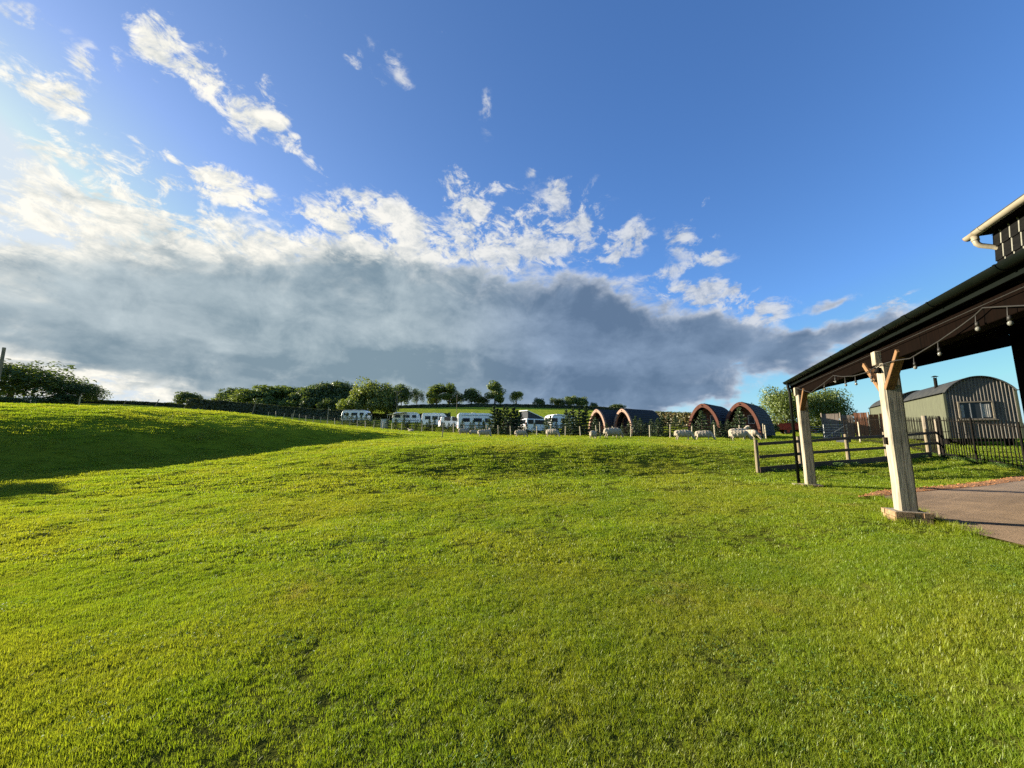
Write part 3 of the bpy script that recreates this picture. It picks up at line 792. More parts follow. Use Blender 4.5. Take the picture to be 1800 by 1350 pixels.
def gp(u, y, v=800):
    x = updir(u, v)[0] * y; return Vector((x, y, h1(x, y)))
railing('iron_railing', [gp(1633, 16.8), gp(1660, 15.6), gp(1716, 14.4), gp(1800, 13.3), gp(1930, 12.2)], 1.60, .095, 'tall black iron railing in front of the hut end wall', .015)
railing('iron_railing', [gp(1490, 27.0), gp(1560, 21.5), gp(1633, 16.95)], 1.5, .14, 'black iron railing running back beside the hut side wall', .012)
wp = MB().tube([(0, 0, -.1), (0, 0, 1.66)], .085, 10).build('gate_post', M['pole_wood']); wp.location = gp(1634, 16.6); tag(wp, 'tall round wooden gate post at the railing corner', 'post')
wp = MB().tube([(0, 0, -.1), (.02, 0, 1.5)], .10, 10).build('gate_post', M['pole_wood']); wp.location = gp(1656, 15.9); tag(wp, 'thick dark wooden gate post at the fence end', 'post')

# ------------------------------------------------------------------ corrugated huts
def hut(name, corner, ang, label, W_=2.5, L_=6.0, eave=2.05, rise=.72, stove=True):
    """corner: front left bottom corner on the ground; local +x along the end wall, +y along the side"""
    root = empty(name, corner, ang); tag(root, label, 'hut')
    zb = .42
    zt = lambda x: zb + eave + rise * (1 - ((x - W_ / 2) / (W_ / 2)) ** 2) ** .85
    # corrugated end walls
    for yy, nm in ((0.0, 'end_wall'), (L_, 'end_wall')):
        top, bot = [], []
        n = 20 * 8
        for i in range(n + 1):
            x = W_ * i / n; dy = .030 * math.cos(2 * math.pi * i / 8) * (1 if yy == 0 else -1)
            top.append((x, yy + dy, zt(min(max(x, .002), W_ - .002)))); bot.append((x, yy + dy, zb))
        MB().sheet([bot, top]).build(nm, M['hut_tin'], root, smooth=True)
    for xx in (0.0, W_):
        top, bot = [], []
        n = 40 * 6
        for i in range(n + 1):
            y = L_ * i / n; dx = .012 * math.cos(2 * math.pi * i / 6)
            top.append((xx + dx, y, zb + eave)); bot.append((xx + dx, y, zb))
        MB().sheet([bot, top]).build('side_wall', M['hut_green'], root, smooth=True)
    for cx_, cy_ in ((0, 0), (W_, 0), (0, L_), (W_, L_)):
        MB().box((cx_, cy_, zb + eave / 2), (.09, .09, eave)).build('corner_trim', M['hut_green'], root)
    # barrel roof
    A = []; Bq = []
    for i in range(33):
        x = -.10 + (W_ + .2) * i / 32; xc = min(max(x, .0), W_)
        z = zt(min(max(xc, .002), W_ - .002)) + .03 - (.03 if x < 0 or x > W_ else 0)
        A.append((x, z)); Bq.append((x, z + .035))
    poly = [(x, 0, z) for x, z in A] + [(x, 0, z) for x, z in reversed(Bq)]
    mb = MB(); n = 33
    r0 = [(x, -.16, z) for x, z in A]; r1 = [(x, L_ + .12, z) for x, z in A]; r2 = [(x, -.16, z) for x, z in Bq]; r3 = [(x, L_ + .12, z) for x, z in Bq]
    mb.sheet([r0, r1]); mb.sheet([r3, r2]); mb.sheet([r2, r0]); mb.sheet([r1, r3])
    mb.build('roof', M['hut_roof'], root, smooth=False)
    MB().box((W_ / 2, L_ / 2, zb - .09), (W_ - .5, L_ - .2, .14)).build('chassis', M['black_iron'], root)
    wme = MB().tube([(-.04, 0, 0), (.04, 0, 0)], .34, 18).mesh('wheel', M['black_iron'])
    for wx in (.12, W_ - .12):
        for wy in (.9, L_ - .9): linked('wheel', wme, root, (wx, wy, .32))
    # end window with frame, glass, glazing bars, curtains
    wx0, wx1, wz0, wz1 = .48, 1.62, zb + 1.0, zb + 1.82
    fr_ = MB(); w = .06
    for (x0, x1, z0, z1) in ((wx0 - w, wx1 + w, wz1, wz1 + w), (wx0 - w, wx1 + w, wz0 - w, wz0), (wx0 - w, wx0, wz0, wz1), (wx1, wx1 + w, wz0, wz1)):
        fr_.box(((x0 + x1) / 2, -.045, (z0 + z1) / 2), (x1 - x0, .07, z1 - z0))
    win = fr_.build('window', M['window_wood'], root)
    MB().box(((wx0 + wx1) / 2, -.030, (wz0 + wz1) / 2), (wx1 - wx0, .008, wz1 - wz0)).build('pane', M['glass'], win)
    for k in (1, 2):
        MB().box((wx0 + (wx1 - wx0) * k / 3, -.048, (wz0 + wz1) / 2), (.03, .02, wz1 - wz0)).build('glazing_bar', M['grey_trim'], win)
    for cx0, cx1 in ((wx0 + .03, wx0 + .15), (wx1 - .36, wx1 - .06)):
        rows = [[(cx0 + (cx1 - cx0) * i / 12, -.040 + .006 * math.cos(i * 2.1), z) for i in range(13)] for z in (wz0 + .06, wz1 - .10)]
        MB().sheet(rows).build('curtain', M['curtain'], win)
    MB().box(((wx0 + wx1) / 2, -.07, wz0 - w - .01), (wx1 - wx0 + .26, .12, .04)).build('sill', M['window_wood'], win)
    if stove:
        sp = Vector((.42, 2.1, zt(.42)))
        st = MB().tube([sp + Vector((0, 0, -.1)), sp + Vector((0, 0, .62))], .075, 12).build('flue', M['black_iron'], root, smooth=True)
        MB().tube([sp + Vector((0, 0, .68)), sp + Vector((0, 0, .74))], [.16, .05], 12).build('cowl', M['black_iron'], st)
        for k in range(3):
            a_ = k * 2.09; MB().bar(sp + Vector((.06 * math.cos(a_), .06 * math.sin(a_), .60)), sp + Vector((.09 * math.cos(a_), .09 * math.sin(a_), .70)), .012).build('cowl_strut', M['black_iron'], st)
    return root


cx = updir(1671, 770)[0] * 20.5
hut('shepherd_hut', (cx, 20.5, h1(cx, 20.5)), R(-30), 'sage green corrugated hut with barrel roof, black flue and curtained end window', eave=2.34, rise=.76)
cx2 = updir(1580, 770)[0] * 27.5
hut('shepherd_hut', (cx2, 27.5, h1(cx2, 27.5)), R(-30), 'sage green corrugated hut standing behind the hut with the flue', eave=2.16, rise=.72, stove=False)

# ------------------------------------------------------------------ screen of boards and rusty sheets behind the rail fence
scr = empty('panel_fence', (0, 0, 0)); tag(scr, 'fence of rusty sheets and grey boards beside the far hut', 'fence')
sp_ = [gp(1447, 32.3, 770), gp(1480, 31.5, 770), gp(1530, 30.5, 770), gp(1592, 29.5, 770)]
acc = 0
for a, b in zip(sp_, sp_[1:]):
    n = int((b - a).length / .62)
    for i in range(n):
        p = a.lerp(b, (i + .03) / n); q_ = a.lerp(b, (i + .97) / n); z = h1(p.x, p.y)
        hgt = 1.95 + random.uniform(-.08, .08)
        uu = 900 + 690 * p.x / p.y
        mt = M['rust'] if 1486 < uu < 1550 else M['grey_board']
        mb = MB()
        for k in range(4):
            a2 = p.lerp(q_, k / 4 + .005); b2 = p.lerp(q_, (k + 1) / 4 - .005); off = .012 * (k % 2)
            mb.bar((a2.x, a2.y + off, z + hgt / 2), (b2.x, b2.y + off, z + hgt / 2), .02, hgt)
        mb.build('panel', mt, scr)
    MB().tube([(a.x, a.y - .08, h1(a.x, a.y)), (a.x, a.y - .08, h1(a.x, a.y) + 2.1)], .05, 8).build('post', M['pole_wood'], scr)


def hurdle(p, ang, label, w=1.6, h=1.05):
    o = empty('sheep_hurdle', p, ang); tag(o, label, 'hurdle')
    for x in (-w / 2, w / 2): MB().tube([(x, 0, .05), (x, 0, h)], .022, 8).build('upright', M['galv'], o)
    for k in range(6): MB().tube([(-w / 2, 0, .12 + k * (h - .14) / 5), (w / 2, 0, .12 + k * (h - .14) / 5)], .016, 6).build('rail', M['galv'], o)
    MB().bar((-w / 2, 0, .12), (w / 2, 0, h - .03), .02).build('diagonal', M['galv'], o)
    return o


hurdle(gp(1470, 29.5, 770), R(-12), 'galvanised sheep hurdle leaning by the grey boards', 1.5, 1.1)
hurdle(gp(1436, 33.0, 770), R(8), 'galvanised sheep hurdle behind the far barn post', 1.7, 1.0)
st = MB().box((0, 0, .6), (.06, .06, 1.3), taper=.9).build('stake', M['stake']); st.location = gp(1513, 24, 780); tag(st, 'white painted stake in the grass before the rusty sheets', 'stake')
st = empty('feed_trough', gp(1484, 24, 785), .4); tag(st, 'small black feed trough on the grass behind the rail fence', 'trough')
MB().prism([(-.22, 0, .22), (.22, 0, .22), (.15, 0, .02), (-.15, 0, .02)], (0, -.3, 0), (0, .3, 0)).build('tub', M['charcoal'], st)
MB().bar((-.23, -.3, .235), (-.23, .3, .235), .03).build('rim', M['grey_trim'], st); MB().bar((.23, -.3, .235), (.23, .3, .235), .03).build('rim', M['grey_trim'], st)

# ------------------------------------------------------------------ red farm trailer
tr = empty('farm_trailer', gp(1386, 46, 765), R(70)); tag(tr, 'faded red farm trailer parked by the trees behind the pods', 'trailer')
bd = MB(); bd.prism([(-.9, 0, .55), (.9, 0, .55), (1.0, 0, 1.25), (-1.0, 0, 1.25)], (0, -1.6, 0), (0, 1.6, 0)); bd.build('tub', M['red'], tr, bevel=.02)
MB().box((0, 0, 1.27), (2.1, 3.3, .06)).build('rim', M['red'], tr)
MB().box((0, 0, .48), (.9, 3.2, .12)).build('chassis', M['black_iron'], tr)
MB().bar((0, -1.6, .48), (0, -2.7, .42), .10).build('drawbar', M['red'], tr)
wm = MB().tube([(-.12, 0, 0), (.12, 0, 0)], .38, 18).mesh('wheel', M['tyre']); hm = MB().tube([(-.13, 0, 0), (.13, 0, 0)], .17, 14).mesh('hub', M['red'])
for sx in (-.75, .75):
    w_ = linked('wheel', wm, tr, (sx, .2, .37)); linked('hub', hm, w_)
#PART2_END

# ------------------------------------------------------------------ trees
def leaf_quads(C, Nn, size, jit=.55, aspect=1.0):
    """one quad per centre, roughly facing Nn with jitter"""
    n = len(C); Nn = Nn + rng.normal(0, jit, (n, 3)); Nn /= np.linalg.norm(Nn, axis=1)[:, None] + 1e-9
    r = rng.normal(0, 1, (n, 3)); a = np.cross(Nn, r); a /= np.linalg.norm(a, axis=1)[:, None] + 1e-9; b = np.cross(Nn, a)
    s = (size * rng.uniform(.6, 1.35, n))[:, None]; bend = Nn * s * rng.uniform(-.25, .25, n)[:, None]
    V = np.stack([C - a * s * aspect, C - b * s * .55 + bend, C + a * s * aspect, C + b * s * .55 + bend], 1).reshape(-1, 3)
    return V, np.arange(4 * n).reshape(n, 4)


def crown_mesh(name, mat, cz, rx, rz, lobes, leaves, size, seed, flat=.0, squash=1.0):
    g = np.random.default_rng(seed); C = []; Nn = []
    per = leaves // lobes
    for i in range(lobes):
        v = g.normal(0, 1, 3); v /= np.linalg.norm(v)
        if v[2] < -.75: v[2] *= -.5
        rad = g.uniform(.45, .88)
        c = np.array([v[0] * rx * rad, v[1] * rx * rad, cz + v[2] * rz * rad])
        lr = g.uniform(.30, .50) * min(rx, rz) * (1.15 if rad < .6 else 1)
        p = g.normal(0, 1, (per, 3)); p /= np.linalg.norm(p, axis=1)[:, None]
        rr = g.uniform(.55, 1.06, per) ** .7
        C.append(c + p * rr[:, None] * lr * np.array([1.12, 1.12, .82 * squash])); Nn.append(p + np.array([0, 0, .25]))
    C = np.concatenate(C); Nn = np.concatenate(Nn)
    V, Fq = leaf_quads(C, Nn, size)
    return np_mesh(name, V, Fq, mat)


def trunk_mesh(name, h, r, cz, rx, seed, limbs=7):
    g = random.Random(seed); mb = MB()
    top = cz + .1 * rx
    pts = [(0, 0, -.3), (0, 0, h * .12), (g.uniform(-.1, .1) * r * 3, g.uniform(-.1, .1), h * .35), (g.uniform(-.3, .3), g.uniform(-.3, .3), top)]
    mb.tube(pts, [r * 1.35, r, r * .8, r * .22], 8)
    for i in range(limbs):
        a = 2 * math.pi * i / limbs + g.uniform(-.4, .4); z0 = h * g.uniform(.16, .5)
        e = (math.cos(a) * rx * g.uniform(.5, .8), math.sin(a) * rx * g.uniform(.5, .8), cz + g.uniform(-.2, .5) * rx)
        m = (e[0] * .45, e[1] * .45, z0 + (e[2] - z0) * .6)
        mb.tube([(0, 0, z0), m, e], [r * .42, r * .28, r * .08], 6)
    return mb.mesh(name, M['bark'], True)


TREE = {}
def tree_kind(key, h, rx, mat, lobes, leaves, size, seed, base=.18, limbs=7, r=.03):
    cz = h * (base + (1 - base) / 2); rz = h * (1 - base) / 2
    TREE[key] = (crown_mesh('crown', M[mat], cz, rx, rz, lobes, leaves, size, seed), trunk_mesh('trunk', h, h * r, cz, rx, seed, limbs), h, rx)


# unit kinds are about 10 m tall
tree_kind('round_dark', 10, 5.2, 'leaf_dark', 40, 6000, .34, 1, base=.04)
tree_kind('round_mid', 10, 5.0, 'leaf_mid', 40, 6000, .34, 2, base=.02)
tree_kind('light', 10, 5.4, 'leaf_light', 46, 7200, .28, 3, base=.06)
tree_kind('tall', 10, 3.2, 'leaf_mid', 34, 5000, .27, 4, base=.03)
tree_kind('lone', 10, 5.0, 'leaf_mid', 26, 3600, .30, 5, base=.10)
tree_kind('shrub', 10, 7.5, 'leaf_dark', 34, 4200, .42, 6, base=.0)
tree_kind('shrub_mid', 10, 7.0, 'leaf_mid', 34, 4200, .42, 7, base=.0)
tree_kind('big_dark', 10, 5.6, 'leaf_dark', 60, 11000, .21, 8, base=.02)
tree_kind('near_mid', 10, 4.8, 'leaf_mid', 60, 11000, .20, 9, base=.03)
tree_kind('open', 10, 5.0, 'leaf_dark', 22, 2600, .28, 10, base=.12)


def tree(kind, u, vtop, y, label, width=None, group='trees beyond the field', name='tree', vb=None):
    """top of the crown at pixel row vtop; foot on the ground at distance y; width in pixels"""
    a, b = updir(u, (vtop + 715) / 2); x = a * y; z = h1(x, y)
    ztop = EYE + updir(u, vtop)[1] * y; h = max(ztop - z, 1.0)
    cm, tm, hh, rx = TREE[kind]
    s = h / hh; wpx = width * y / 690.0 if width else 2 * rx * s
    o = empty(name, (x, y, z), random.uniform(0, 6.28)); sx = wpx / (2 * rx * 1.02)
    o.scale = (sx, sx, s)
    linked('trunk', tm, o); linked('crown', cm, o)
    return tag(o, label, 'tree' if name != 'shrub' else 'shrub', group)


# far left
tree('big_dark', 22, 628, 78, 'broad dark spreading tree beyond the mound, largest of the pair', 165)
tree('big_dark', 138, 669, 84, 'smaller dark flat-topped tree beside the broad spreading tree', 72)
for u, vt, y, w, k, lb in ((78, 697, 76, 60, 'shrub', 'dark scrub bush between the broad tree and flat-topped tree'), (112, 692, 80, 46, 'shrub', 'dark scrub bush against the stem of the flat-topped tree'), (20, 697, 70, 60, 'shrub', 'dark scrub bush under the middle of the broad spreading tree')):
    tree(k, u, vt, y, lb, w, 'scrub under the left trees', 'shrub')
tree('round_dark', 330, 687, 98, 'lone round dark tree standing above the clipped hedge', 38)
for u, vt, y, w in ((236, 704, 120, 16), (300, 707, 110, 24)):
    tree('shrub', u, vt, y, 'tiny dark bush on the skyline behind the mound', w, 'skyline bushes', 'shrub')
tree('open', 372, 704, 115, 'small open dark tree at the end of the wood', 18)
tree('open', 388, 702, 115, 'small open dark tree at the end of the wood', 20)
# the wood behind the clipped hedge
wood = [('round_mid', 404, 688, 116, 50), ('round_dark', 424, 680, 118, 66), ('shrub', 410, 693, 112, 50), ('round_mid', 448, 684, 112, 70), ('round_mid', 482, 677, 116, 80), ('round_mid', 512, 678, 120, 66), ('round_mid', 538, 682, 114, 50), ('shrub_mid', 470, 697, 108, 60),
        ('shrub_mid', 520, 692, 108, 60), ('round_dark', 530, 681, 122, 40), ('round_dark', 562, 669, 112, 66), ('round_dark', 590, 667, 114, 66), ('round_dark', 612, 674, 116, 50), ('shrub', 545, 695, 106, 46), ('shrub', 585, 700, 104, 50)]
for k, u, vt, y, w in wood:
    lab = {'round_dark': 'dense dark round tree in the wood behind the clipped hedge', 'round_mid': 'mid green round tree in the wood behind the clipped hedge',
           'shrub': 'low dark thicket bush at the edge of the wood', 'shrub_mid': 'low mid green thicket bush at the edge of the wood'}[k]
    lab += {410: ' where the wood begins', 545: ' below the tallest dark trees', 585: ' beside the caravan tree', 470: ' nearest the wood end', 520: ' near the dark trees', 424: ' at its outer end', 530: ', narrowest of them', 562: ', tallest pair, outer one', 590: ', tallest of all', 612: ' next to the pale tree', 404: ', first at the outer end', 448: ' behind the leaning pole', 482: ', broadest crown of them', 512: ', second broadest crown', 538: ' between darker trees'}.get(u, '')
    tree(k, u, vt, y, lab, w, 'trees of the wood')
tree('light', 655, 664, 93, 'big pale sunlit tree rising behind the white caravan', 74)
tree('shrub_mid', 622, 690, 92, 'grey green bush leaning out beside the pale sunlit tree', 56, name='shrub')
tree('round_dark', 680, 676, 97, 'dark tree in the shade of the pale sunlit tree', 42)
# crest of the hill
tree('round_dark', 706, 673, 150, 'dark tree on the crest behind the electricity pole', 32, 'trees on the hill crest')
tree('open', 733, 681, 152, 'ragged open dark tree on the hill crest', 26, 'trees on the hill crest')
for u, vt, w in ((768, 672, 34), (790, 672, 34)):
    tree('tall', u, vt, 154, 'tall bare-stemmed tree in the crest clump with lit left edge', w, 'trees on the hill crest')
tree('open', 808, 690, 156, 'short dark tree between the crest clump and dome-shaped tree', 20, 'trees on the hill crest')
tree('round_dark', 829, 681, 154, 'dome-shaped dark tree on the hill crest', 32, 'trees on the hill crest')
tree('shrub', 848, 696, 156, 'dark bush at the foot of the tallest crest tree', 26, 'trees on the hill crest', 'shrub')
tree('tall', 870, 667, 152, 'tallest crest tree, a full upright oval crown', 32, 'trees on the hill crest')
tree('lone', 908, 685, 152, 'small round-headed tree alone on the crest with clear stem', 27, 'trees on the hill crest')
for u, vt, w, k in ((948, 699, 24, 'shrub'), (972, 697, 16, 'open'), (984, 700, 24, 'shrub'), (1004, 695, 22, 'round_mid'), (1022, 697, 24, 'round_mid'), (1044, 707, 16, 'shrub'), (1085, 710, 30, 'shrub')):
    lab = {'shrub': 'low dark bush in the crest hedge', 'open': 'small ragged tree in the crest hedge', 'round_mid': 'small lighter green tree in the crest hedge'}[k]
    lab += {948: ', nearest the round-headed lone tree', 984: ', beside a ragged tree', 1044: ', smallest of them', 1085: ', widest at the hedge end', 1004: ', taller of the pair', 1022: ', wider of the pair'}.get(u, '')
    tree(k, u, vt, 150, lab, w, 'trees on the hill crest', 'shrub' if k == 'shrub' else 'tree')
for i, u in enumerate((1130, 1150, 1168, 1188, 1206)):
    tree('shrub', u, 721 + i * .6, 105, 'dark scrub bush on the low hill behind the pods', 30, 'scrub behind the pods', 'shrub')
# right
tree('near_mid', 1378, 675, 46, 'leafy green tree left of the far barn post', 74)
tree('near_mid', 1446, 676, 47, 'leafy green tree right of the far barn post', 78)
tree('open', 1325, 706, 52, 'dark treetop showing behind the right-hand pods', 40)
tree('shrub', 1352, 742, 44, 'dark bush beside the red trailer', 30, name='shrub')
tree('shrub', 1420, 742, 50, 'dark bush in the shade of the leafy trees', 90, name='shrub')

o = empty('shrub', (-23.8, 15.0, h1(-23.8, 15.0))); o.scale = (.15, .15, .12); linked('trunk', TREE['shrub'][1], o); linked('crown', TREE['shrub'][0], o)  # shrub added out of view, sized to throw a shadow onto the left lawn
tag(o, 'rounded dark shrub added out of view to shade the lawn edge', 'shrub')

# ------------------------------------------------------------------ hedges
def hedge(name, pts, hgt, wid, label, mat, n, size, seed, clipped=True):
    g = np.random.default_rng(seed); root = empty(name, (0, 0, 0)); tag(root, label, 'hedge')
    P = [Vector((p[0], p[1], h1(p[0], p[1]))) for p in pts]
    core = MB(); rows = []
    prof = [(-.42, 0), (-.45, .5), (-.36, .86), (0, .93), (.36, .86), (.45, .5), (.42, 0)]
    Ps = resample(P, 40)
    for i, p in enumerate(Ps):
        d = (Ps[min(i + 1, 39)] - Ps[max(i - 1, 0)]).normalized(); s = Vector((-d.y, d.x, 0)).normalized()
        z = h1(p.x, p.y)
        hh = hgt * (1 + .10 * float(vnoise(np.array(i * .7), np.array(seed * 1.0), 3)))
        rows.append([p + s * (a * wid * .9) + Vector((0, 0, z - p.z - .1 + b * hh)) for a, b in prof])
    core.sheet(rows).build('stems', M['hedge_leaf'], root)
    t = g.uniform(0, 39, n); i0 = np.minimum(t.astype(int), 38); f = (t - i0)[:, None]
    A = np.array([tuple(p) for p in Ps]); p = A[i0] * (1 - f) + A[i0 + 1] * f; d = A[i0 + 1] - A[i0]; s = np.stack([-d[:, 1], d[:, 0], 0 * d[:, 0]], 1); s /= np.linalg.norm(s, axis=1)[:, None]
    k = g.random(n); side = np.where(g.random(n) < .5, -1, 1)
    top = k < .4
    off = np.where(top, g.uniform(-.5, .5, n), .5 * side * g.uniform(.85, 1.12, n)); zz = np.where(top, g.uniform(.90, 1.06, n), g.random(n))
    hn = 1 + .12 * vnoise(t * .7, np.full(n, seed * 1.0), 3) + (.0 if clipped else .22) * vnoise(t * 1.7, np.full(n, seed + 3.0), 4)
    gz = H(p[:, 0], p[:, 1])
    C = p + s * (off * wid)[:, None]; C[:, 2] = gz + zz * hgt * hn
    Nn = np.where(top[:, None], np.array([[0, 0, 1.0]]), s * side[:, None])
    V, Fq = leaf_quads(C, Nn, size)
    linked('foliage', np_mesh('foliage', V, Fq, M[mat]), root)
    return root


hedge('clipped_hedge', [G(330, 88, 720)[:2], G(400, 86, 725)[:2], G(480, 84, 728)[:2], G(560, 84, 730)[:2], G(625, 86, 732)[:2]], 2.1, 1.5, 'long clipped dark hedge behind the row of white stakes', 'hedge_leaf', 9000, .22, 1)
hedge('clipped_hedge', [G(-120, 58, 705)[:2], G(-20, 59, 705)[:2], G(60, 60, 705)[:2], G(85, 61, 705)[:2]], .8, 1.6, 'short low grey hedge beneath the broad spreading tree', 'hedge_leaf', 3500, .18, 2)
hedge('field_hedge', [G(85, 92, 708)[:2], G(180, 92, 708)[:2], G(260, 92, 710)[:2], G(335, 92, 714)[:2]], .8, 1.4, 'thin dark field hedge along the skyline behind the mound', 'hedge_leaf', 4500, .2, 3)
hedge('crest_hedge', [G(700, 148, 710)[:2], G(800, 149, 710)[:2], G(900, 149, 710)[:2], G(1000, 146, 712)[:2], G(1110, 138, 715)[:2]], 1.1, 1.4, 'dark hedge along the crest of the hill field', 'hedge_leaf', 8000, .3, 4, False)
hedge('field_hedge', [G(640, 99, 740)[:2], G(670, 98, 740)[:2], G(700, 96, 740)[:2], G(790, 102, 738)[:2]], 1.3, 1.8, 'rough hedge behind the caravans at the foot of the hill', 'hedge_leaf', 4000, .25, 5, False)
hedge('scrub_bank', [G(1120, 78, 738)[:2], G(1170, 74, 738)[:2], G(1225, 70, 740)[:2]], 2.2, 3.0, 'russet scrub bank behind the left-hand pods', 'heather', 5200, .22, 6, False)
hedge('field_hedge', [G(1335, 56, 750)[:2], G(1400, 55, 750)[:2], G(1500, 54, 750)[:2], G(1560, 52, 750)[:2]], 1.4, 1.6, 'dark hedge behind the red trailer and rusty sheets', 'hedge_leaf', 4000, .18, 7, False)


# ------------------------------------------------------------------ stock fence with wire
SF = [(470, 66), (520, 64), (570, 61), (615, 58), (665, 55), (720, 52.5), (780, 50), (860, 46), (950, 42), (1050, 38), (1150, 34.5), (1250, 31.8), (1345, 30.0)]
SFP = [Vector(G(u, y, 750)) for u, y in SF]
sfr = resample(SFP, 42)
sf = empty('stock_fence', (0, 0, 0)); tag(sf, 'long wire stock fence on pale wooden stakes across the sheep pasture', 'fence')
stk = MB().tube([(0, 0, -.2), (0, 0, 1.08)], [.055, .05], 7).mesh('stake', M['stake'])
for p in sfr:
    p.z = h1(p.x, p.y)
    linked('stake', stk, sf, p, (random.uniform(-.06, .06), random.uniform(-.06, .06), random.uniform(0, 6)), (1, 1, random.uniform(.9, 1.1)))
for hz in (.25, .5, .75, .98):
    MB().tube([p + Vector((0, -.06, hz)) for p in sfr], .006, 4).build('wire', M['wire'], sf)

for (u, y, hgt, mt, lab, tilt) in ((777, 33, 1.25, 'pole_wood', 'thin dark stake standing alone in front of the camper van', .06), (1055, 31, 1.35, 'stake', 'pale stake between the two sheep below the pods', 0),
                                (1343, 27.5, 1.15, 'stake', 'pale stake beside the sheep by the right-hand pods', 0),
                                (130, 27.5, .75, 'stake', 'short white stake on the crest of the mound', 0)):
    o = MB().tube([(0, 0, -.1), (0, 0, hgt * .5), (0, 0, hgt)], [.035, .033, .03], 8).build('stake', M[mt]); o.location = G(u, y, 770); o.rotation_euler = (0, tilt, 0); tag(o, lab, 'stake')
for (u, y, hgt, tilt, lab) in ((266, 34, 1.35, .42, 'dark leaning pole on the mound crest, thickest of the leaning poles'), (209, 40, 1.7, .33, 'thin leaning pole with a small knob on the mound crest'),
                               (440, 40, 2.6, .22, 'tall thin dark pole leaning in front of the clipped hedge'), (514, 52, 1.9, .16, 'pale leaning pole in front of the clipped hedge'),
                               (576, 60, 2.6, .05, 'slim pale pole beside the end of the clipped hedge')):
    o = MB().tube([(0, 0, -.1), (0, 0, hgt)], [.04, .03], 8)
    if 'knob' in lab: o.tube([(0, 0, hgt), (0, 0, hgt + .08)], .06, 8)
    o = o.build('leaning_pole', M['pole_wood'] if 'dark' in lab or 'thin' in lab else M['stake']); o.location = G(u, y, 722); o.rotation_euler = (0, tilt, 0); tag(o, lab, 'pole')
# electricity poles
def power_pole(u, y, vtop, label, arm=True, r=.13):
    p = Vector(G(u, y, 715)); hgt = EYE + updir(u, vtop)[1] * y - p.z
    o = empty('electricity_pole', p); tag(o, label, 'pole')
    MB().tube([(0, 0, -.2), (0, 0, hgt)], [r, r * .7], 10).build('shaft', M['pole_wood'], o)
    if arm:
        MB().box((0, 0, hgt - .25), (2.0, .10, .12)).build('crossarm', M['pole_wood'], o)
        for xx in (-.9, 0, .9): MB().tube([(xx, 0, hgt - .2), (xx, 0, hgt + .02)], .045, 8).build('insulator', M['grey_trim'], o)
power_pole(697, 96, 687, 'wooden electricity pole with crossarm beside the pale sunlit tree')
power_pole(803, 118, 694, 'thin bare pole standing in the hill field', False, .08)
op = Vector(G(-9, 40, 700)); o = MB().tube([(0, 0, -.2), (0, 0, EYE + updir(0, 611)[1] * 40 - op.z)], .13, 10).build('timber_pole', M['pole_wood']); o.location = op; tag(o, 'dark timber pole standing before the broad spreading tree', 'pole')


# ------------------------------------------------------------------ young spruces
def spruce_mesh(seed, tiers=9):
    g = np.random.default_rng(seed); C = []; Nn = []; br = MB()
    for i in range(tiers):
        f = i / (tiers - 1); z = .10 + .82 * f; r = (.36 * (1 - f) ** .8 + .03) * g.uniform(.85, 1.15)
        nbr = max(4, int(9 * (1 - f * .5)))
        for k in range(nbr):
            a = 2 * math.pi * (k + g.uniform(-.3, .3)) / nbr + i; rr = r * g.uniform(.75, 1.2); dz = -.06 * (1 - f) + .05 * f
            n = 22
            t = g.uniform(.1, 1, n); p = np.stack([math.cos(a) * rr * t, math.sin(a) * rr * t, z + dz * t + .05 * t ** 2], 1) + g.normal(0, .012, (n, 3))
            C.append(p); Nn.append(np.tile([math.cos(a) * .4, math.sin(a) * .4, 1.0], (n, 1)))
    C.append(np.stack([g.normal(0, .012, 10), g.normal(0, .012, 10), np.linspace(.9, 1.02, 10)], 1)); Nn.append(g.normal(0, 1, (10, 3)))
    V, Fq = leaf_quads(np.concatenate(C), np.concatenate(Nn), .026, .8, 1.6)
    return np_mesh('foliage', V, Fq, M['needle'])


SPR = [spruce_mesh(s) for s in (1, 2, 3, 4)]
SPT = MB().tube([(0, 0, -.05), (0, 0, .95)], [.022, .006], 6).mesh('stem', M['bark'])
def spruce(u, y, h_, lab, grp):
    p = G(u, y, 760); o = empty('spruce', p, random.uniform(0, 6.28)); o.scale = (h_ * random.uniform(.95, 1.25),) * 2 + (h_,)
    linked('stem', SPT, o); linked('foliage', random.choice(SPR), o); tag(o, lab, 'spruce', grp)


def fy(u): return float(np.interp(u, [s[0] for s in SF], [s[1] for s in SF]))
for u in np.linspace(684, 868, 26):
    u = u + random.uniform(-4, 4); spruce(u, fy(u) + random.uniform(.8, 4.0), random.uniform(1.0, 2.0), 'small young spruce behind the wire fence before the vans', 'spruces before the vans')
for u in (868, 874, 879, 886, 891, 897, 903, 909, 915):
    spruce(u, fy(u) + random.uniform(.8, 3.0), random.uniform(2.3, 3.3), 'bushy young spruce in the clump beside the pop-top van', 'spruce clump by the pop-top van')
for u in (925, 940, 960, 968, 978, 990):
    spruce(u, fy(u) + random.uniform(.8, 2.0), random.uniform(1.3, 2.1), 'short young spruce in front of the pop-top van', 'spruces before the pop-top van')
for u in (996, 1002, 1008, 1013, 1019, 1026, 1031):
    spruce(u, fy(u) + random.uniform(.8, 2.6), random.uniform(2.0, 3.1), 'bushy young spruce left of the pale arched pod', 'spruces left of the pods')
for u in (1047, 1066, 1094, 1106):
    spruce(u, fy(u) + random.uniform(.6, 1.6), random.uniform(1.1, 2.0), 'young spruce in front of the pale arched pods', 'spruces before the pale pods')
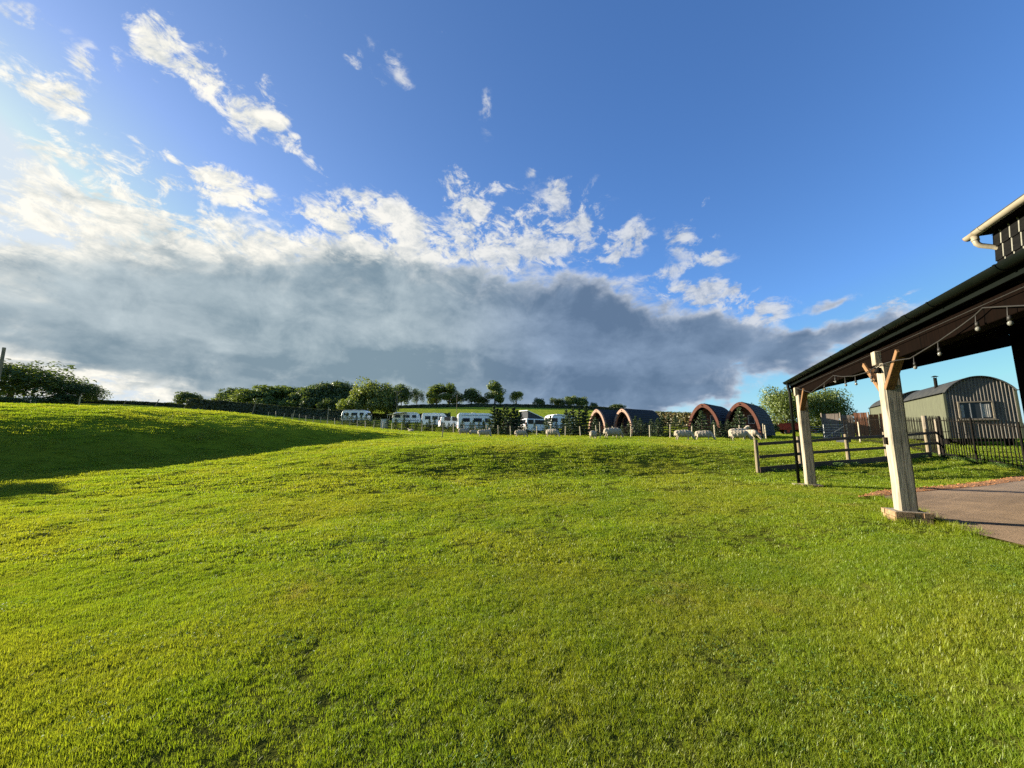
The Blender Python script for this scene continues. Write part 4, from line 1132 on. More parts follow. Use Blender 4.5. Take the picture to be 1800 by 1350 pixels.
for u in (1118, 1127, 1136, 1146, 1157, 1166, 1176, 1188, 1202):
    spruce(u, fy(u) + random.uniform(.6, 2.4), random.uniform(1.2, 2.2), 'young spruce in the gap between the two pairs of pods', 'spruces between the pods')
for u, h_ in ((1218, 1.2), (1235, 2.2), (1256, 1.4), (1268, 1.3), (1281, 1.5), (1302, 2.4)):
    spruce(u, fy(u) + random.uniform(.3, 1.2), h_, 'young spruce in front of the redwood pods', 'spruces before the redwood pods')
for u in np.linspace(600, 668, 9):
    spruce(u, fy(u) + random.uniform(4, 10), random.uniform(1.4, 2.2), 'small dark spruce in front of the far caravan', 'spruces before the far caravan')

from collections import defaultdict
grp = defaultdict(list)
for o in col.objects:
    if o.get('category') == 'spruce': grp[o['group']].append(o)
for g_, l_ in grp.items():
    l_.sort(key=lambda o: o.scale[2])
    for word, o in (('shortest', l_[0]), ('tallest', l_[-1]), ('second tallest', l_[-2])): o['label'] = word + ' ' + ' '.join(w for w in o['label'].split() if w not in ('small', 'short', 'bushy'))


# ------------------------------------------------------------------ arched pods
def pod(u, y, th, label, arch, W_=2.75, hgt=2.75, L_=5.2):
    """front centre at u,y; axis turned th right of straight ahead"""
    x = updir(u, 755)[0] * y; p = (x, y, h1(x, y)); root = empty('camping_pod', p, -th); tag(root, label, 'pod', 'arched camping pods')
    def arch_pts(w, h_, n=14):
        pts = []
        for k in range(n + 1):
            z = h_ * math.sin(math.pi / 2 * k / n); pts.append((-w / 2 * max(0.0, 1 - (z / h_) ** 2.1) ** .60, z))
        return pts + [(-px_, pz) for px_, pz in reversed(pts[:-1])]
    out = arch_pts(W_, hgt); inn = arch_pts(W_ - .38, hgt - .33); low = .22
    # shingled shell in courses
    nrow = len(out) - 1
    sh = MB(); sh.sheet([[(a, .25, b + low) for a, b in out], [(a, L_, b + low) for a, b in out]]).build('shell', M['pod_roof'], root)
    for k in range(nrow):
        a, b = Vector((out[k][0], 0, out[k][1] + low)), Vector((out[k + 1][0], 0, out[k + 1][1] + low)); nrm = Vector((-(b - a).z, 0, (b - a).x)).normalized()
        if nrm.dot((a + b) / 2 - Vector((0, 0, 1))) < 0: nrm = -nrm
        lo_, hi_ = (a, b) if k < nrow / 2 else (b, a)
        MB().add([lo_ + nrm * .04 + Vector((0, .26, 0)), lo_ + nrm * .04 + Vector((0, L_, 0)), hi_ + nrm * .012 + Vector((0, L_, 0)), hi_ + nrm * .012 + Vector((0, .26, 0)),
                  lo_ + Vector((0, .26, 0)), lo_ + Vector((0, L_, 0))], [(0, 1, 2, 3), (0, 4, 5, 1)]).build('shingle_course', M['pod_roof'], root)
    # front arch ring
    mb = MB(); n = len(out)
    V = [(a, -.02, b + low) for a, b in out] + [(a, -.02, b + low) for a, b in inn] + [(a, .30, b + low) for a, b in out] + [(a, .30, b + low) for a, b in inn]
    Fc = []
    for k in range(n - 1):
        Fc += [(k, k + 1, n + k + 1, n + k), (n + k, n + k + 1, 3 * n + k + 1, 3 * n + k), (2 * n + k + 1, 2 * n + k, 3 * n + k, 3 * n + k + 1), (k + 1, k, 2 * n + k, 2 * n + k + 1)]
    mb.add(V, Fc).build('arch', arch, root)
    MB().tube([(0, -.05, hgt + low - .2), (0, -.02, hgt + low - .2)], .05, 10).build('arch_boss', M['black_iron'], root)
    # recessed front wall, door, window
    wl_ = MB(); ip = [(a, 1.0, b + low) for a, b in inn]; wl_.add(ip, [tuple(range(len(ip)))]).build('front_wall', M['pod_wall'], root)
    dr = MB().box((-.28, .97, low + .95), (.78, .05, 1.85)).build('door', M['pod_wall'], root); MB().box((-.28, .94, low + 1.3), (.55, .03, .9)).build('pane', M['glass'], dr)
    MB().bar((.06, .92, low + .9), (.06, .92, low + 1.05), .03).build('handle', M['galv'], dr)
    wn = MB().box((.55, .97, low + 1.35), (.50, .05, .75)).build('window', M['offwhite'], root); MB().box((.55, .94, low + 1.35), (.40, .02, .65)).build('pane', M['glass'], wn)
    back_ = MB(); bp = [(a, L_ - .02, b + low) for a, b in out]; back_.add(bp, [tuple(range(len(bp)))]).build('back_wall', M['pod_wall'], root)
    for k in range(8):
        MB().box((-W_ / 2 + .18 + k * (W_ - .36) / 7, .1, low - .05), ((W_ - .36) / 7 - .02, 1.9, .05)).build('deck_board', M['fence_wood'], root)
    MB().box((0, L_ / 2 + .3, low / 2), (W_ - .5, L_ - .8, low)).build('base', M['black_iron'], root)
    return root


pod(1049, 45, R(57), 'arched pod with pale wooden arch, left of the two pale pods', M['pod_arch_pale'])
pod(1094, 43.5, R(57), 'arched pod with pale wooden arch and long black shingled back', M['pod_arch_pale'])
pod(1237, 34.5, R(44), 'arched pod with redwood arch, beside the taller redwood pod', M['pod_arch'])
pod(1304, 33.0, R(44), 'tall arched redwood pod by the trees with sheep in front', M['pod_arch'], hgt=2.8)


# ------------------------------------------------------------------ camper vans and caravans
def body(profile, w, name, mat, parent, tumble=.10, bevel=.07):
    """profile: closed side outline (x, z); tapered in width towards the top"""
    zs = [z for _, z in profile]; z0, z1 = min(zs), max(zs)
    mb = MB(); n = len(profile)
    hw = lambda z: w / 2 - tumble * max(0, (z - z0) / (z1 - z0) - .45) / .55
    V = [(x, -hw(z), z) for x, z in profile] + [(x, hw(z), z) for x, z in profile]
    mb.add(V, [tuple(range(n)), tuple(reversed(range(n, 2 * n)))] + [((i + 1) % n, i, n + i, n + (i + 1) % n) for i in range(n)])
    return mb.build(name, mat, parent, bevel=bevel, seg=3)


def panel(poly, yside, mat, name, parent, t=.02):
    s = 1 if yside > 0 else -1
    return MB().prism([(x, yside, z) for x, z in poly], (0, -s * .01, 0), (0, s * t, 0)).build(name, mat, parent)


def wheels(root, xs, w, r=.33):
    wm_ = MB().tube([(0, -.11, 0), (0, .11, 0)], r, 20).mesh('wheel', M['tyre']); hm_ = MB().tube([(0, -.118, 0), (0, .118, 0)], r * .58, 14).mesh('rim', M['galv'])
    for x in xs:
        for s in (-1, 1):
            o = linked('wheel', wm_, root, (x, s * (w / 2 - .12), r)); linked('rim', hm_, o)


def rect(x0, x1, z0, z1, sl=.0): return [(x0, z0), (x1, z0), (x1 - sl, z1), (x0 + sl * .3, z1)]


def panel_van(p, ang, label, paint='white', poptop=False, L_=5.6, Hh=2.5, name='camper_van'):
    root = empty(name, p, ang); tag(root, label, 'van', 'camper vans and caravans')
    w = 1.95
    if poptop: prof = [(-2.4, .35), (2.35, .35), (2.45, .75), (2.35, 1.05), (1.75, 1.22), (1.15, 1.92), (.9, 1.98), (-2.25, 1.98), (-2.42, 1.8), (-2.48, .8)]; Hh = 1.98
    else: prof = [(-2.8, .38), (2.7, .38), (2.82, .8), (2.72, 1.15), (2.15, 1.38), (1.5, 2.15), (1.1, Hh), (-2.55, Hh + .02), (-2.76, Hh - .25), (-2.85, .9)]
    body(prof, w, 'body', M[paint], root)
    x1 = 1.02 if poptop else 1.25
    zt_, zb_ = (1.82, 1.22) if poptop else (2.0, 1.35)
    for s in (-1, 1):
        ys = s * (w / 2 - .035)
        panel([(x1 - .85, zb_), (x1 + .55, zb_), (x1 + .05, zt_), (x1 - .85, zt_)], ys, M['glass'], 'side_window', root, .035)
        panel(rect(-.9, .1, zb_ + .02, zt_), ys, M['glass'], 'side_window', root, .035)
        panel(rect(-2.2, -1.2, zb_ + .02, zt_), ys, M['glass'], 'side_window', root, .035)
        MB().bar((x1 - .9, s * (w / 2 + .004), .5), (x1 - .9, s * (w / 2 + .004), zt_), .012).build('door_seam', M['grey_trim'], root)
        MB().bar((x1 - 1.0, s * (w / 2 + .02), 1.1), (x1 - .85, s * (w / 2 + .02), 1.1), .03).build('handle', M['grey_trim'], root)
        MB().box((x1 + .62, s * (w / 2 + .12), zb_ + .08), (.14, .16, .24)).build('mirror', M['grey_trim'], root, bevel=.02)
        MB().box(((2.40 if poptop else 2.74), s * .70, .92), (.14, .30, .22)).build('headlight', M['galv'], root, bevel=.03)
        MB().box(((-2.47 if poptop else -2.84), s * .82, 1.15), (.05, .14, .6)).build('tail_light', M['red'], root)
    a, b = ((1.75, 1.22), (1.15, 1.92)) if poptop else ((2.15, 1.38), (1.5, 2.15))
    nx_, nz_ = (b[1] - a[1]), -(b[0] - a[0]); l_ = math.hypot(nx_, nz_); nx_, nz_ = nx_ / l_, nz_ / l_
    q0 = Vector((a[0] * .92 + b[0] * .08, 0, a[1] * .92 + b[1] * .08)); q1 = Vector((a[0] * .08 + b[0] * .92, 0, a[1] * .08 + b[1] * .92)); nn = Vector((nx_, 0, nz_))
    MB().add([q0 + Vector((0, -.84, 0)) + nn * .015, q0 + Vector((0, .84, 0)) + nn * .015, q1 + Vector((0, .74, 0)) + nn * .015, q1 + Vector((0, -.74, 0)) + nn * .015], [(0, 1, 2, 3)]).build('windscreen', M['glass'], root)
    xb = -2.47 if poptop else -2.83
    MB().box((xb, 0, (zb_ + zt_) / 2), (.04, 1.3, .55)).build('rear_window', M['glass'], root)
    MB().box(((2.45 if poptop else 2.80), 0, .48), (.12, w - .1, .24)).build('bumper', M['grey_trim'], root, bevel=.03)
    MB().box((xb, 0, .50), (.12, w - .1, .2)).build('bumper', M['grey_trim'], root, bevel=.03)
    MB().box((xb - .025, .0, .72), (.02, .50, .11)).build('number_plate', M['offwhite'], root)
    wheels(root, (-1.7, 1.75) if not poptop else (-1.5, 1.55), w)
    if poptop:
        can = MB(); can.prism([(-2.1, 0, 2.0), (.85, 0, 2.0), (-2.1, 0, 2.95)], (0, -.78, 0), (0, .78, 0)); can.build('canvas', M['charcoal'], root)
        MB().prism([(-2.25, 0, 3.00), (1.0, 0, 2.03), (1.0, 0, 2.12), (-2.25, 0, 3.10)], (0, -.88, 0), (0, .88, 0)).build('raised_roof', M['white'], root, bevel=.02)
    else:
        MB().box((-.6, 0, Hh + .06), (.5, .5, .10)).build('roof_vent', M['offwhite'], root, bevel=.02)
        MB().box((.5, .55, Hh + .05), (.4, .35, .08)).build('roof_vent', M['offwhite'], root, bevel=.02)
    return root


def caravan(p, ang, label, paint='white', L_=5.4, motor=False):
    root = empty('motorhome' if motor else 'caravan', p, ang); tag(root, label, 'motorhome' if motor else 'caravan', 'camper vans and caravans')
    w = 2.2
    if motor:
        prof = [(-2.9, .45), (2.95, .45), (3.05, .95), (2.6, 1.2), (2.2, 1.65), (2.75, 1.95), (2.7, 2.45), (2.3, 2.75), (-2.7, 2.78), (-2.95, 2.5)]
    else:
        prof = [(-L_ / 2, .5), (L_ / 2 - .15, .5), (L_ / 2, 1.0), (L_ / 2 - .12, 1.7), (L_ / 2 - .45, 2.35), (L_ / 2 - .9, 2.52), (-L_ / 2 + .6, 2.55), (-L_ / 2 + .15, 2.3), (-L_ / 2 - .05, 1.5)]
    body(prof, w, 'body', M[paint], root, .05, .08)
    for s in (-1, 1):
        ys = s * (w / 2 - .0)
        for x0, x1 in ((-2.2, -1.2), (-.6, .6), (1.1, 1.9)): panel(rect(x0, x1, 1.45, 2.0), ys, M['glass'], 'window', root, .03)
        MB().bar((-L_ / 2 + .2, s * (w / 2 + .01), .95), (L_ / 2 - .2, s * (w / 2 + .01), .95), .012, .10).build('stripe', M['grey_trim'], root)
        MB().bar((-L_ / 2 + .3, s * (w / 2 - .02), 2.42), (L_ / 2 - .8, s * (w / 2 - .02), 2.42), .05).build('awning_rail', M['grey_trim'], root)
    MB().box((.85, w / 2 + .005, 1.3), (.02, .03, 1.5)).build('door_seam', M['grey_trim'], root)
    zt_ = 2.78 if motor else 2.55
    MB().box((-.5, 0, zt_ + .04), (.6, .5, .12)).build('roof_vent', M['offwhite'], root, bevel=.02); MB().box((1.0, .3, zt_ + .03), (.4, .4, .10)).build('roof_vent', M['offwhite'], root, bevel=.02)
    xb = -2.96 if motor else -L_ / 2 - .03
    MB().box((xb, 0, 1.75), (.05, 1.4, .6)).build('rear_window', M['glass'], root)
    for s in (-1, 1): MB().box((xb, s * .85, .85), (.05, .2, .3)).build('tail_light', M['red'], root)
    if motor:
        MB().add([(2.62, -.85, 1.24), (2.62, .85, 1.24), (2.24, .85, 1.66), (2.24, -.85, 1.66)], [(0, 1, 2, 3)]).build('windscreen', M['glass'], root)
        wheels(root, (-1.7, 2.1), w)
    else:
        MB().box((L_ / 2 - .10, 0, 1.75), (.06, 1.6, .55)).build('front_window', M['glass'], root)
        MB().bar((L_ / 2, 0, .45), (L_ / 2 + 1.1, 0, .45), .10).build('drawbar', M['galv'], root); wheels(root, (-.1,), w, .31)
    return root


def vp(u, y, v=755):
    return G(u, y, v)
caravan(vp(627, 79, 740), R(-6), 'long white caravan under the pale sunlit tree behind the hedge')
caravan(vp(715, 79, 750), R(8), 'white caravan with a pale awning beside the white utility box')
aw = empty('awning', vp(699, 76.5, 750), R(8)); tag(aw, 'pale canvas awning on poles at the end of the caravan', 'awning')
MB().prism([(-1.9, 0, 2.0), (1.6, 0, 2.55), (1.6, 0, 2.60), (-1.9, 0, 2.05)], (0, -1.2, 0), (0, 1.2, 0)).build('canopy', M['offwhite'], aw)
for x_, h_ in ((-1.8, 2.0), (1.5, 2.53)):
    for y_ in (-1.1, 1.1): MB().tube([(x_, y_, 0), (x_, y_, h_)], .025, 6).build('pole', M['galv'], aw)
panel_van(vp(769, 73, 755), R(4), 'high-roof white camper van facing right beside the caravan with awning', L_=5.8, Hh=2.55)
caravan(vp(838, 60, 760), R(12), 'white motorhome with its back to the low sun behind two sheep', motor=True)
panel_van(vp(802, 66, 757), R(20), 'white van nose half hidden between the camper van and motorhome', Hh=2.0, name='van')
panel_van(vp(941, 55, 763), R(40), 'white pop-top camper van with wedge roof raised', poptop=True)
caravan(vp(986, 58, 762), R(25), 'white caravan mostly hidden by spruces right of the pop-top van', L_=4.4)
panel_van(vp(911, 58, 762), R(60), 'grey van tucked behind the spruce clump', 'grey_trim', poptop=False, Hh=2.0, name='van')
ub = empty('utility_box', vp(675.5, 58, 750)); tag(ub, 'pale upright utility box in the grass at the fence end', 'box')
MB().box((0, 0, .68), (.85, .7, 1.36)).build('cabinet', M['offwhite'], ub, bevel=.03); MB().box((0, -.36, .70), (.70, .03, 1.15)).build('door', M['offwhite'], ub)
MB().box((.28, -.39, .75), (.04, .03, .14)).build('handle', M['grey_trim'], ub); MB().box((0, 0, 1.40), (.95, .8, .06)).build('cap', M['offwhite'], ub)


# ------------------------------------------------------------------ sheep
def sheep_mesh(name, head_down=True, turn=0.0, seed=0, lie=False):
    g = random.Random(seed); bm = bmesh.new()
    def ball(c, r, s=(1, 1, 1)):
        m = Matrix.Translation(c) @ Matrix.Diagonal((*[r * k for k in s], 1)); bmesh.ops.create_icosphere(bm, subdivisions=3, radius=1.0, matrix=m)
    def limb(a, b, r0, r1, n=6):
        a, b = Vector(a), Vector(b)
        for i in range(n): ball(a.lerp(b, i / (n - 1)), r0 + (r1 - r0) * i / (n - 1))
    zb = .52 if not lie else .27
    for x, r, dz in ((-.42, .235, .01), (-.25, .27, .0), (-.05, .285, -.015), (.15, .28, .0), (.33, .25, .02), (.45, .20, .03)): ball((x, 0, zb + dz), r, (1, .86, 1))
    ball((-.58, 0, zb - .05), .055); limb((-.60, 0, zb - .03), (-.64, 0, zb - .20), .05, .03, 4)
    ct, sn = math.cos(turn), math.sin(turn)
    if head_down and not lie:
        n0, n1, h0, h1_ = (.42, 0, .58), (.68, 0, .34), (.72, 0, .26), (.82, 0, .10)
    else:
        n0, n1, h0, h1_ = (.42, 0, zb + .12), (.62, 0, zb + .34), (.66, 0, zb + .38), (.84, 0, zb + .28)
    rotp = lambda p: (.42 + (p[0] - .42) * ct - p[1] * sn, (p[0] - .42) * sn + p[1] * ct, p[2])
    limb(rotp(n0), rotp(n1), .17, .115); limb(rotp(h0), rotp(h1_), .098, .058)
    for s in (-1, 1):
        e0 = rotp((h0[0] - .01, s * .08, h0[2] + .05)); e1 = rotp((h0[0] - .03, s * .19, h0[2] + .04)); limb(e0, e1, .035, .022, 4)
        if not lie:
            ph = g.uniform(-.06, .06)
            limb((.36, s * .13, .42), (.36 + ph, s * .125, .24), .085, .045); limb((.36 + ph, s * .125, .24), (.36 + ph * 1.4, s * .125, .02), .040, .032)
            ph = g.uniform(-.07, .05)
            limb((-.40, s * .14, .44), (-.36 + ph, s * .14, .30), .11, .060); limb((-.36 + ph, s * .14, .30), (-.45 + ph, s * .135, .20), .050, .040, 4); limb((-.45 + ph, s * .135, .20), (-.43 + ph, s * .135, .02), .040, .032)
    me = bpy.data.meshes.new('tmp'); bm.to_mesh(me); bm.free()
    o = bpy.data.objects.new('tmp', me); col.objects.link(o)
    md = o.modifiers.new('r', 'REMESH'); md.mode = 'VOXEL'; md.voxel_size = .024; md.use_smooth_shade = True
    md2 = o.modifiers.new('s', 'SMOOTH'); md2.iterations = 3; md2.factor = .5
    dg = bpy.context.evaluated_depsgraph_get(); dg.update(); out = bpy.data.meshes.new_from_object(o.evaluated_get(dg)); out.name = name
    bpy.data.objects.remove(o); 
    n = len(out.vertices); co = np.empty(n * 3); out.vertices.foreach_get('co', co); co = co.reshape(-1, 3); no = np.empty(n * 3); out.vertices.foreach_get('normal', no); no = no.reshape(-1, 3)
    wool = (co[:, 2] > (.30 if not lie else 0)) & (co[:, 0] < .55)
    amp = np.where(wool, .030, .004); k = vnoise(co[:, 0] * 14 + co[:, 2] * 9, co[:, 1] * 14 + co[:, 2] * 11, seed)
    co = co + no * (amp * k)[:, None]; out.vertices.foreach_set('co', co.ravel())
    out.materials.clear(); out.materials.append(M['sheep']); out.polygons.foreach_set('use_smooth', [True] * len(out.polygons)); out.update(); return out


SH = [sheep_mesh('sheep', True, 0, 1), sheep_mesh('sheep', True, .5, 2), sheep_mesh('sheep', False, .3, 3), sheep_mesh('sheep', True, -.4, 4), sheep_mesh('sheep', False, 0, 5, True)]
flock = [(722, 50.5, 4, 150, .8, 'small pale lamb resting below the caravan with awning'), (815, 44.5, 0, 15, 1.1, 'grey sheep grazing below the front of the motorhome'), (833, 44.0, 3, 25, .85, 'smaller sheep grazing half behind others below the motorhome'),
         (850, 38, 0, -8, 1.05, 'woolly sheep grazing nearest the bank below the motorhome'), (858, 40.5, 2, 70, 1.0, 'sheep seen from behind beside the woolly sheep by the motorhome'), (915, 37.5, 1, -5, 1.0, 'sheep grazing alone below the spruce clump'),
         (971, 37.0, 3, -25, 1.12, 'sheep grazing below the half hidden caravan'), (1043, 31.0, 0, 62, 1.0, 'sheep seen from behind left of the pale stake'), (1077, 31.5, 1, -6, 1.25, 'large sheep grazing right of the pale stake'),
         (1201, 28.0, 0, -14, 1.05, 'sheep grazing with its head low left of the redwood pods'), (1237, 28.0, 3, -22, 1.0, 'sheep grazing in front of the first redwood pod'), (1299, 29.3, 2, -10, 1.2, 'tall sheep standing behind others before the tall redwood pod'),
         (1299, 27.0, 0, -25, 1.05, 'sheep grazing in front of the tall redwood pod'), (1318, 27.6, 1, -70, 1.05, 'sheep facing forward at the end of the rail fence'), (562, 44, 4, 170, .9, 'dark sheep lying in the grass by the white stakes')]
for u, y, k, ang, sc, lab in flock:
    sc *= .88
    o = linked('sheep', SH[k], None, G(u, y, 768), (0, 0, R(ang)), (sc,) * 3); o.location.z -= .02; tag(o, lab, 'sheep', 'sheep grazing the pasture')
#PART3_END

# ------------------------------------------------------------------ grass blades
def blade_material():
    m = bpy.data.materials.new('grass_blade'); m.use_nodes = True; t = NT(m.node_tree); t.n.clear()
    out = t.new('ShaderNodeOutputMaterial'); pos = t.new('ShaderNodeNewGeometry').outputs['Position']
    rnd = t.new('ShaderNodeObjectInfo').outputs['Random']
    big = t.noise(pos, .28, 4, .6); mid = t.noise(pos, 2.0, 4, .65); fine = t.noise(pos, 38.0, 2, .6)
    c = t.mix(t.sm(mid, .35, .68), (.155, .238, .014, 1), (.208, .272, .020, 1))
    c = t.mix(t.m('MULTIPLY', t.sm(big, .42, .62), .6), c, (.265, .272, .026, 1))
    c = t.mix(t.m('MULTIPLY', t.sm(fine, .52, .78), .6), c, (.27, .24, .075, 1))
    c = t.mix(t.m('MULTIPLY', t.sm(rnd, .55, 1.0), .5), c, (.100, .155, .016, 1))
    dry = t.noise(pos, .75, 5, .7, .6)
    c = t.mix(t.m('MULTIPLY', t.sm(dry, .58, .72), .55), c, (.30, .25, .085, 1))
    c = t.mix(t.m('MULTIPLY', t.sm(dry, .42, .30), .6), c, (.085, .150, .018, 1))
    d = t.new('ShaderNodeBsdfDiffuse'); t.put(d.inputs[0], c)
    tr = t.new('ShaderNodeBsdfTranslucent'); t.put(tr.inputs[0], t.mix(1.0, c, (1.35, 1.30, .55, 1), 'MULTIPLY'))
    g = t.new('ShaderNodeBsdfGlossy'); g.inputs['Roughness'].default_value = .42; g.inputs[0].default_value = (.95, 1, .9, 1)
    m1 = t.new('ShaderNodeMixShader'); m1.inputs[0].default_value = .5; t.l.new(d.outputs[0], m1.inputs[1]); t.l.new(tr.outputs[0], m1.inputs[2])
    m2 = t.new('ShaderNodeMixShader'); m2.inputs[0].default_value = .015; t.l.new(m1.outputs[0], m2.inputs[1]); t.l.new(g.outputs[0], m2.inputs[2])
    t.l.new(m2.outputs[0], out.inputs[0]); return m


M['blade'] = blade_material()


def tuft(seed, n, rad, hgt, wid, lean=.7):
    g = np.random.default_rng(seed)
    r = rad * np.sqrt(g.random(n)); a = g.uniform(0, 6.283, n); bx, by = r * np.cos(a), r * np.sin(a)
    d = g.uniform(0, 6.283, n); dx, dy = np.cos(d), np.sin(d); h_ = hgt * g.uniform(.45, 1.2, n); w = wid * g.uniform(.6, 1.3, n); ln = lean * g.uniform(.1, 1.3, n)
    sx, sy = -dy, dx; rows = []
    for f, wf in ((0, 1.0), (.5, .85)):
        ox = bx + dx * h_ * ln * f ** 1.6; oy = by + dy * h_ * ln * f ** 1.6; z = h_ * f * (1 - .25 * ln * f) - .004
        rows += [np.stack([ox - sx * w * wf / 2, oy - sy * w * wf / 2, z], 1), np.stack([ox + sx * w * wf / 2, oy + sy * w * wf / 2, z], 1)]
    tip = np.stack([bx + dx * h_ * ln, by + dy * h_ * ln, h_ * (1 - .25 * ln)], 1)
    V = np.stack(rows + [tip], 1).reshape(-1, 3); b = np.arange(n)[:, None] * 5
    T = np.concatenate([b + np.array([[0, 1, 3]]), b + np.array([[0, 3, 2]]), b + np.array([[2, 3, 4]])], 0)
    return np_mesh('tuft', V, T, M['blade'])


def in_patio(x, y):
    poly = [(p.x, p.y) for p in front] + [(p.x, p.y) for p in reversed(bo)]
    ins = np.zeros(x.shape, bool)
    for (xa, ya), (xb, yb) in zip(poly, poly[1:] + poly[:1]):
        hit = ((ya > y) != (yb > y)) & (x < (xb - xa) * (y - ya) / (yb - ya + 1e-12) + xa); ins ^= hit
    return ins


def scatter(name, kinds, y0, y1, dens, sc0, sc1, label, half=1.50, extra=None):
    xm = half * y1 + 3.5; n = int(2 * xm * (y1 - y0) * dens)
    y = rng.uniform(y0, y1, n); x = rng.uniform(-xm, xm, n); k0 = np.abs(x) < half * np.maximum(y, 1.2) + 3.5; x, y = x[k0], y[k0]
    keep = ~in_patio(x, y)
    x, y = x[keep], y[keep]; n = len(x)
    patch = vnoise(x * 1.3, y * 1.3, 21) + .6 * vnoise(x * 4.1, y * 4.1, 22)
    keep = rng.random(n) < np.clip(.80 + patch * .7, .25, 1); x, y, patch = x[keep], y[keep], patch[keep]; n = len(x)
    z = H(x, y)
    scl = (sc0 + (sc1 - sc0) * (y - y0) / (y1 - y0)) * rng.uniform(.75, 1.2, n) * (1 + patch * .45)
    me = bpy.data.meshes.new(name); me.vertices.add(n); me.vertices.foreach_set('co', np.stack([x, y, z], 1).astype(np.float32).ravel())
    at = me.attributes.new('sc', 'FLOAT', 'POINT'); at.data.foreach_set('value', scl.astype(np.float32))
    at = me.attributes.new('rz', 'FLOAT_VECTOR', 'POINT'); at.data.foreach_set('vector', np.stack([rng.normal(0, .10, n), rng.normal(0, .10, n), rng.uniform(0, 6.283, n)], 1).astype(np.float32).ravel())
    at = me.attributes.new('kd', 'INT', 'POINT'); at.data.foreach_set('value', rng.integers(0, len(kinds), n).astype(np.int32))
    me.materials.append(M['blade'])
    o = bpy.data.objects.new(name, me); col.objects.link(o); tag(o, label, 'grass', kind='stuff')
    ng = bpy.data.node_groups.new(name, 'GeometryNodeTree'); ng.interface.new_socket('Geometry', in_out='INPUT', socket_type='NodeSocketGeometry'); ng.interface.new_socket('Geometry', in_out='OUTPUT', socket_type='NodeSocketGeometry')
    N = ng.nodes; Lk = ng.links; gi = N.new('NodeGroupInput'); go = N.new('NodeGroupOutput')
    join = N.new('GeometryNodeJoinGeometry')
    for me_t in reversed(kinds):
        ob = bpy.data.objects.new('tuft', me_t); oi = N.new('GeometryNodeObjectInfo'); oi.inputs['Object'].default_value = ob; oi.inputs['As Instance'].default_value = True
        Lk.new(oi.outputs['Geometry'], join.inputs[0])
    iop = N.new('GeometryNodeInstanceOnPoints'); Lk.new(gi.outputs[0], iop.inputs['Points']); Lk.new(join.outputs[0], iop.inputs['Instance']); iop.inputs['Pick Instance'].default_value = True
    def attr(nm, tp):
        a = N.new('GeometryNodeInputNamedAttribute'); a.data_type = tp; a.inputs['Name'].default_value = nm; return next(s for s in a.outputs if s.enabled and s.name == 'Attribute')
    Lk.new(attr('kd', 'INT'), iop.inputs['Instance Index'])
    e2r = N.new('FunctionNodeEulerToRotation'); Lk.new(attr('rz', 'FLOAT_VECTOR'), e2r.inputs[0]); Lk.new(e2r.outputs[0], iop.inputs['Rotation'])
    Lk.new(attr('sc', 'FLOAT'), iop.inputs['Scale']); Lk.new(iop.outputs[0], go.inputs[0])
    md = o.modifiers.new('scatter', 'NODES'); md.node_group = ng
    return n


NEAR = [tuft(s, 56, .055, .027, .0028, .8) for s in range(6)]
MID = [tuft(s + 20, 50, .10, .034, .0060, .8) for s in range(5)]
FAR = [tuft(s + 40, 50, .20, .044, .012, .8) for s in range(4)]
VFAR = [tuft(s + 60, 60, .42, .050, .022, .8) for s in range(4)]
cnt = [scatter('near_grass', NEAR, -1.0, 5.2, 900, 1.0, 1.05, 'short mown grass blades in the foreground lawn', 1.55),
       scatter('middle_grass', MID, 5.0, 10.5, 230, .95, 1.05, 'short mown grass of the middle lawn'),
       scatter('bank_grass', FAR, 10.2, 22, 60, .9, 1.1, 'grass of the bank and mound foot'),
       scatter('pasture_grass', VFAR, 21, 60, 14, .8, 1.1, 'grass of the sheep pasture and mound', 1.45)]

# clover in loose patches of the near lawn
cx_, cy_ = [], []
for i in range(46):
    yy = 1.6 + 5.5 * random.random() ** .8; xx = random.uniform(-1.35, 1.35) * yy; rr = random.uniform(.12, .45); n_ = int(260 * rr)
    cx_ += list(xx + rng.normal(0, rr * .5, n_)); cy_ += list(yy + rng.normal(0, rr * .5, n_))
cx_ = np.array(cx_); cy_ = np.array(cy_); kp = ~in_patio(cx_, cy_); cx_, cy_ = cx_[kp], cy_[kp]
C = np.stack([cx_, cy_, H(cx_, cy_) + rng.uniform(.012, .030, len(cx_))], 1); C = np.repeat(C, 3, 0) + rng.normal(0, .006, (3 * len(C), 3)) * [1, 1, .3]
V, Fq = leaf_quads(C, np.tile([0, 0, 1.0], (len(C), 1)), .0075, .45, 1.0)
M['clover'] = leaf_material('clover_leaf', (.075, .150, .030), (.110, .190, .045), 9.0, .35)
ob = bpy.data.objects.new('clover', np_mesh('clover', V, Fq, M['clover'])); col.objects.link(ob); tag(ob, 'small clover leaves in loose patches of the near lawn', 'clover', kind='stuff')

# ------------------------------------------------------------------ rough weeds and long grass at fence and floor edges
def weed_clump(seed, n, hgt, rad):
    g = np.random.default_rng(seed); r = rad * np.sqrt(g.random(n)); a = g.uniform(0, 6.283, n)
    z = hgt * g.random(n) ** .8; k = 1 + z / hgt * .5
    C = np.stack([r * np.cos(a) * k, r * np.sin(a) * k, z], 1); V, Fq = leaf_quads(C, np.tile([0, 0, .8], (n, 1)), .013, .8, 1.7); return np_mesh('weeds', V, Fq, M['weed'])


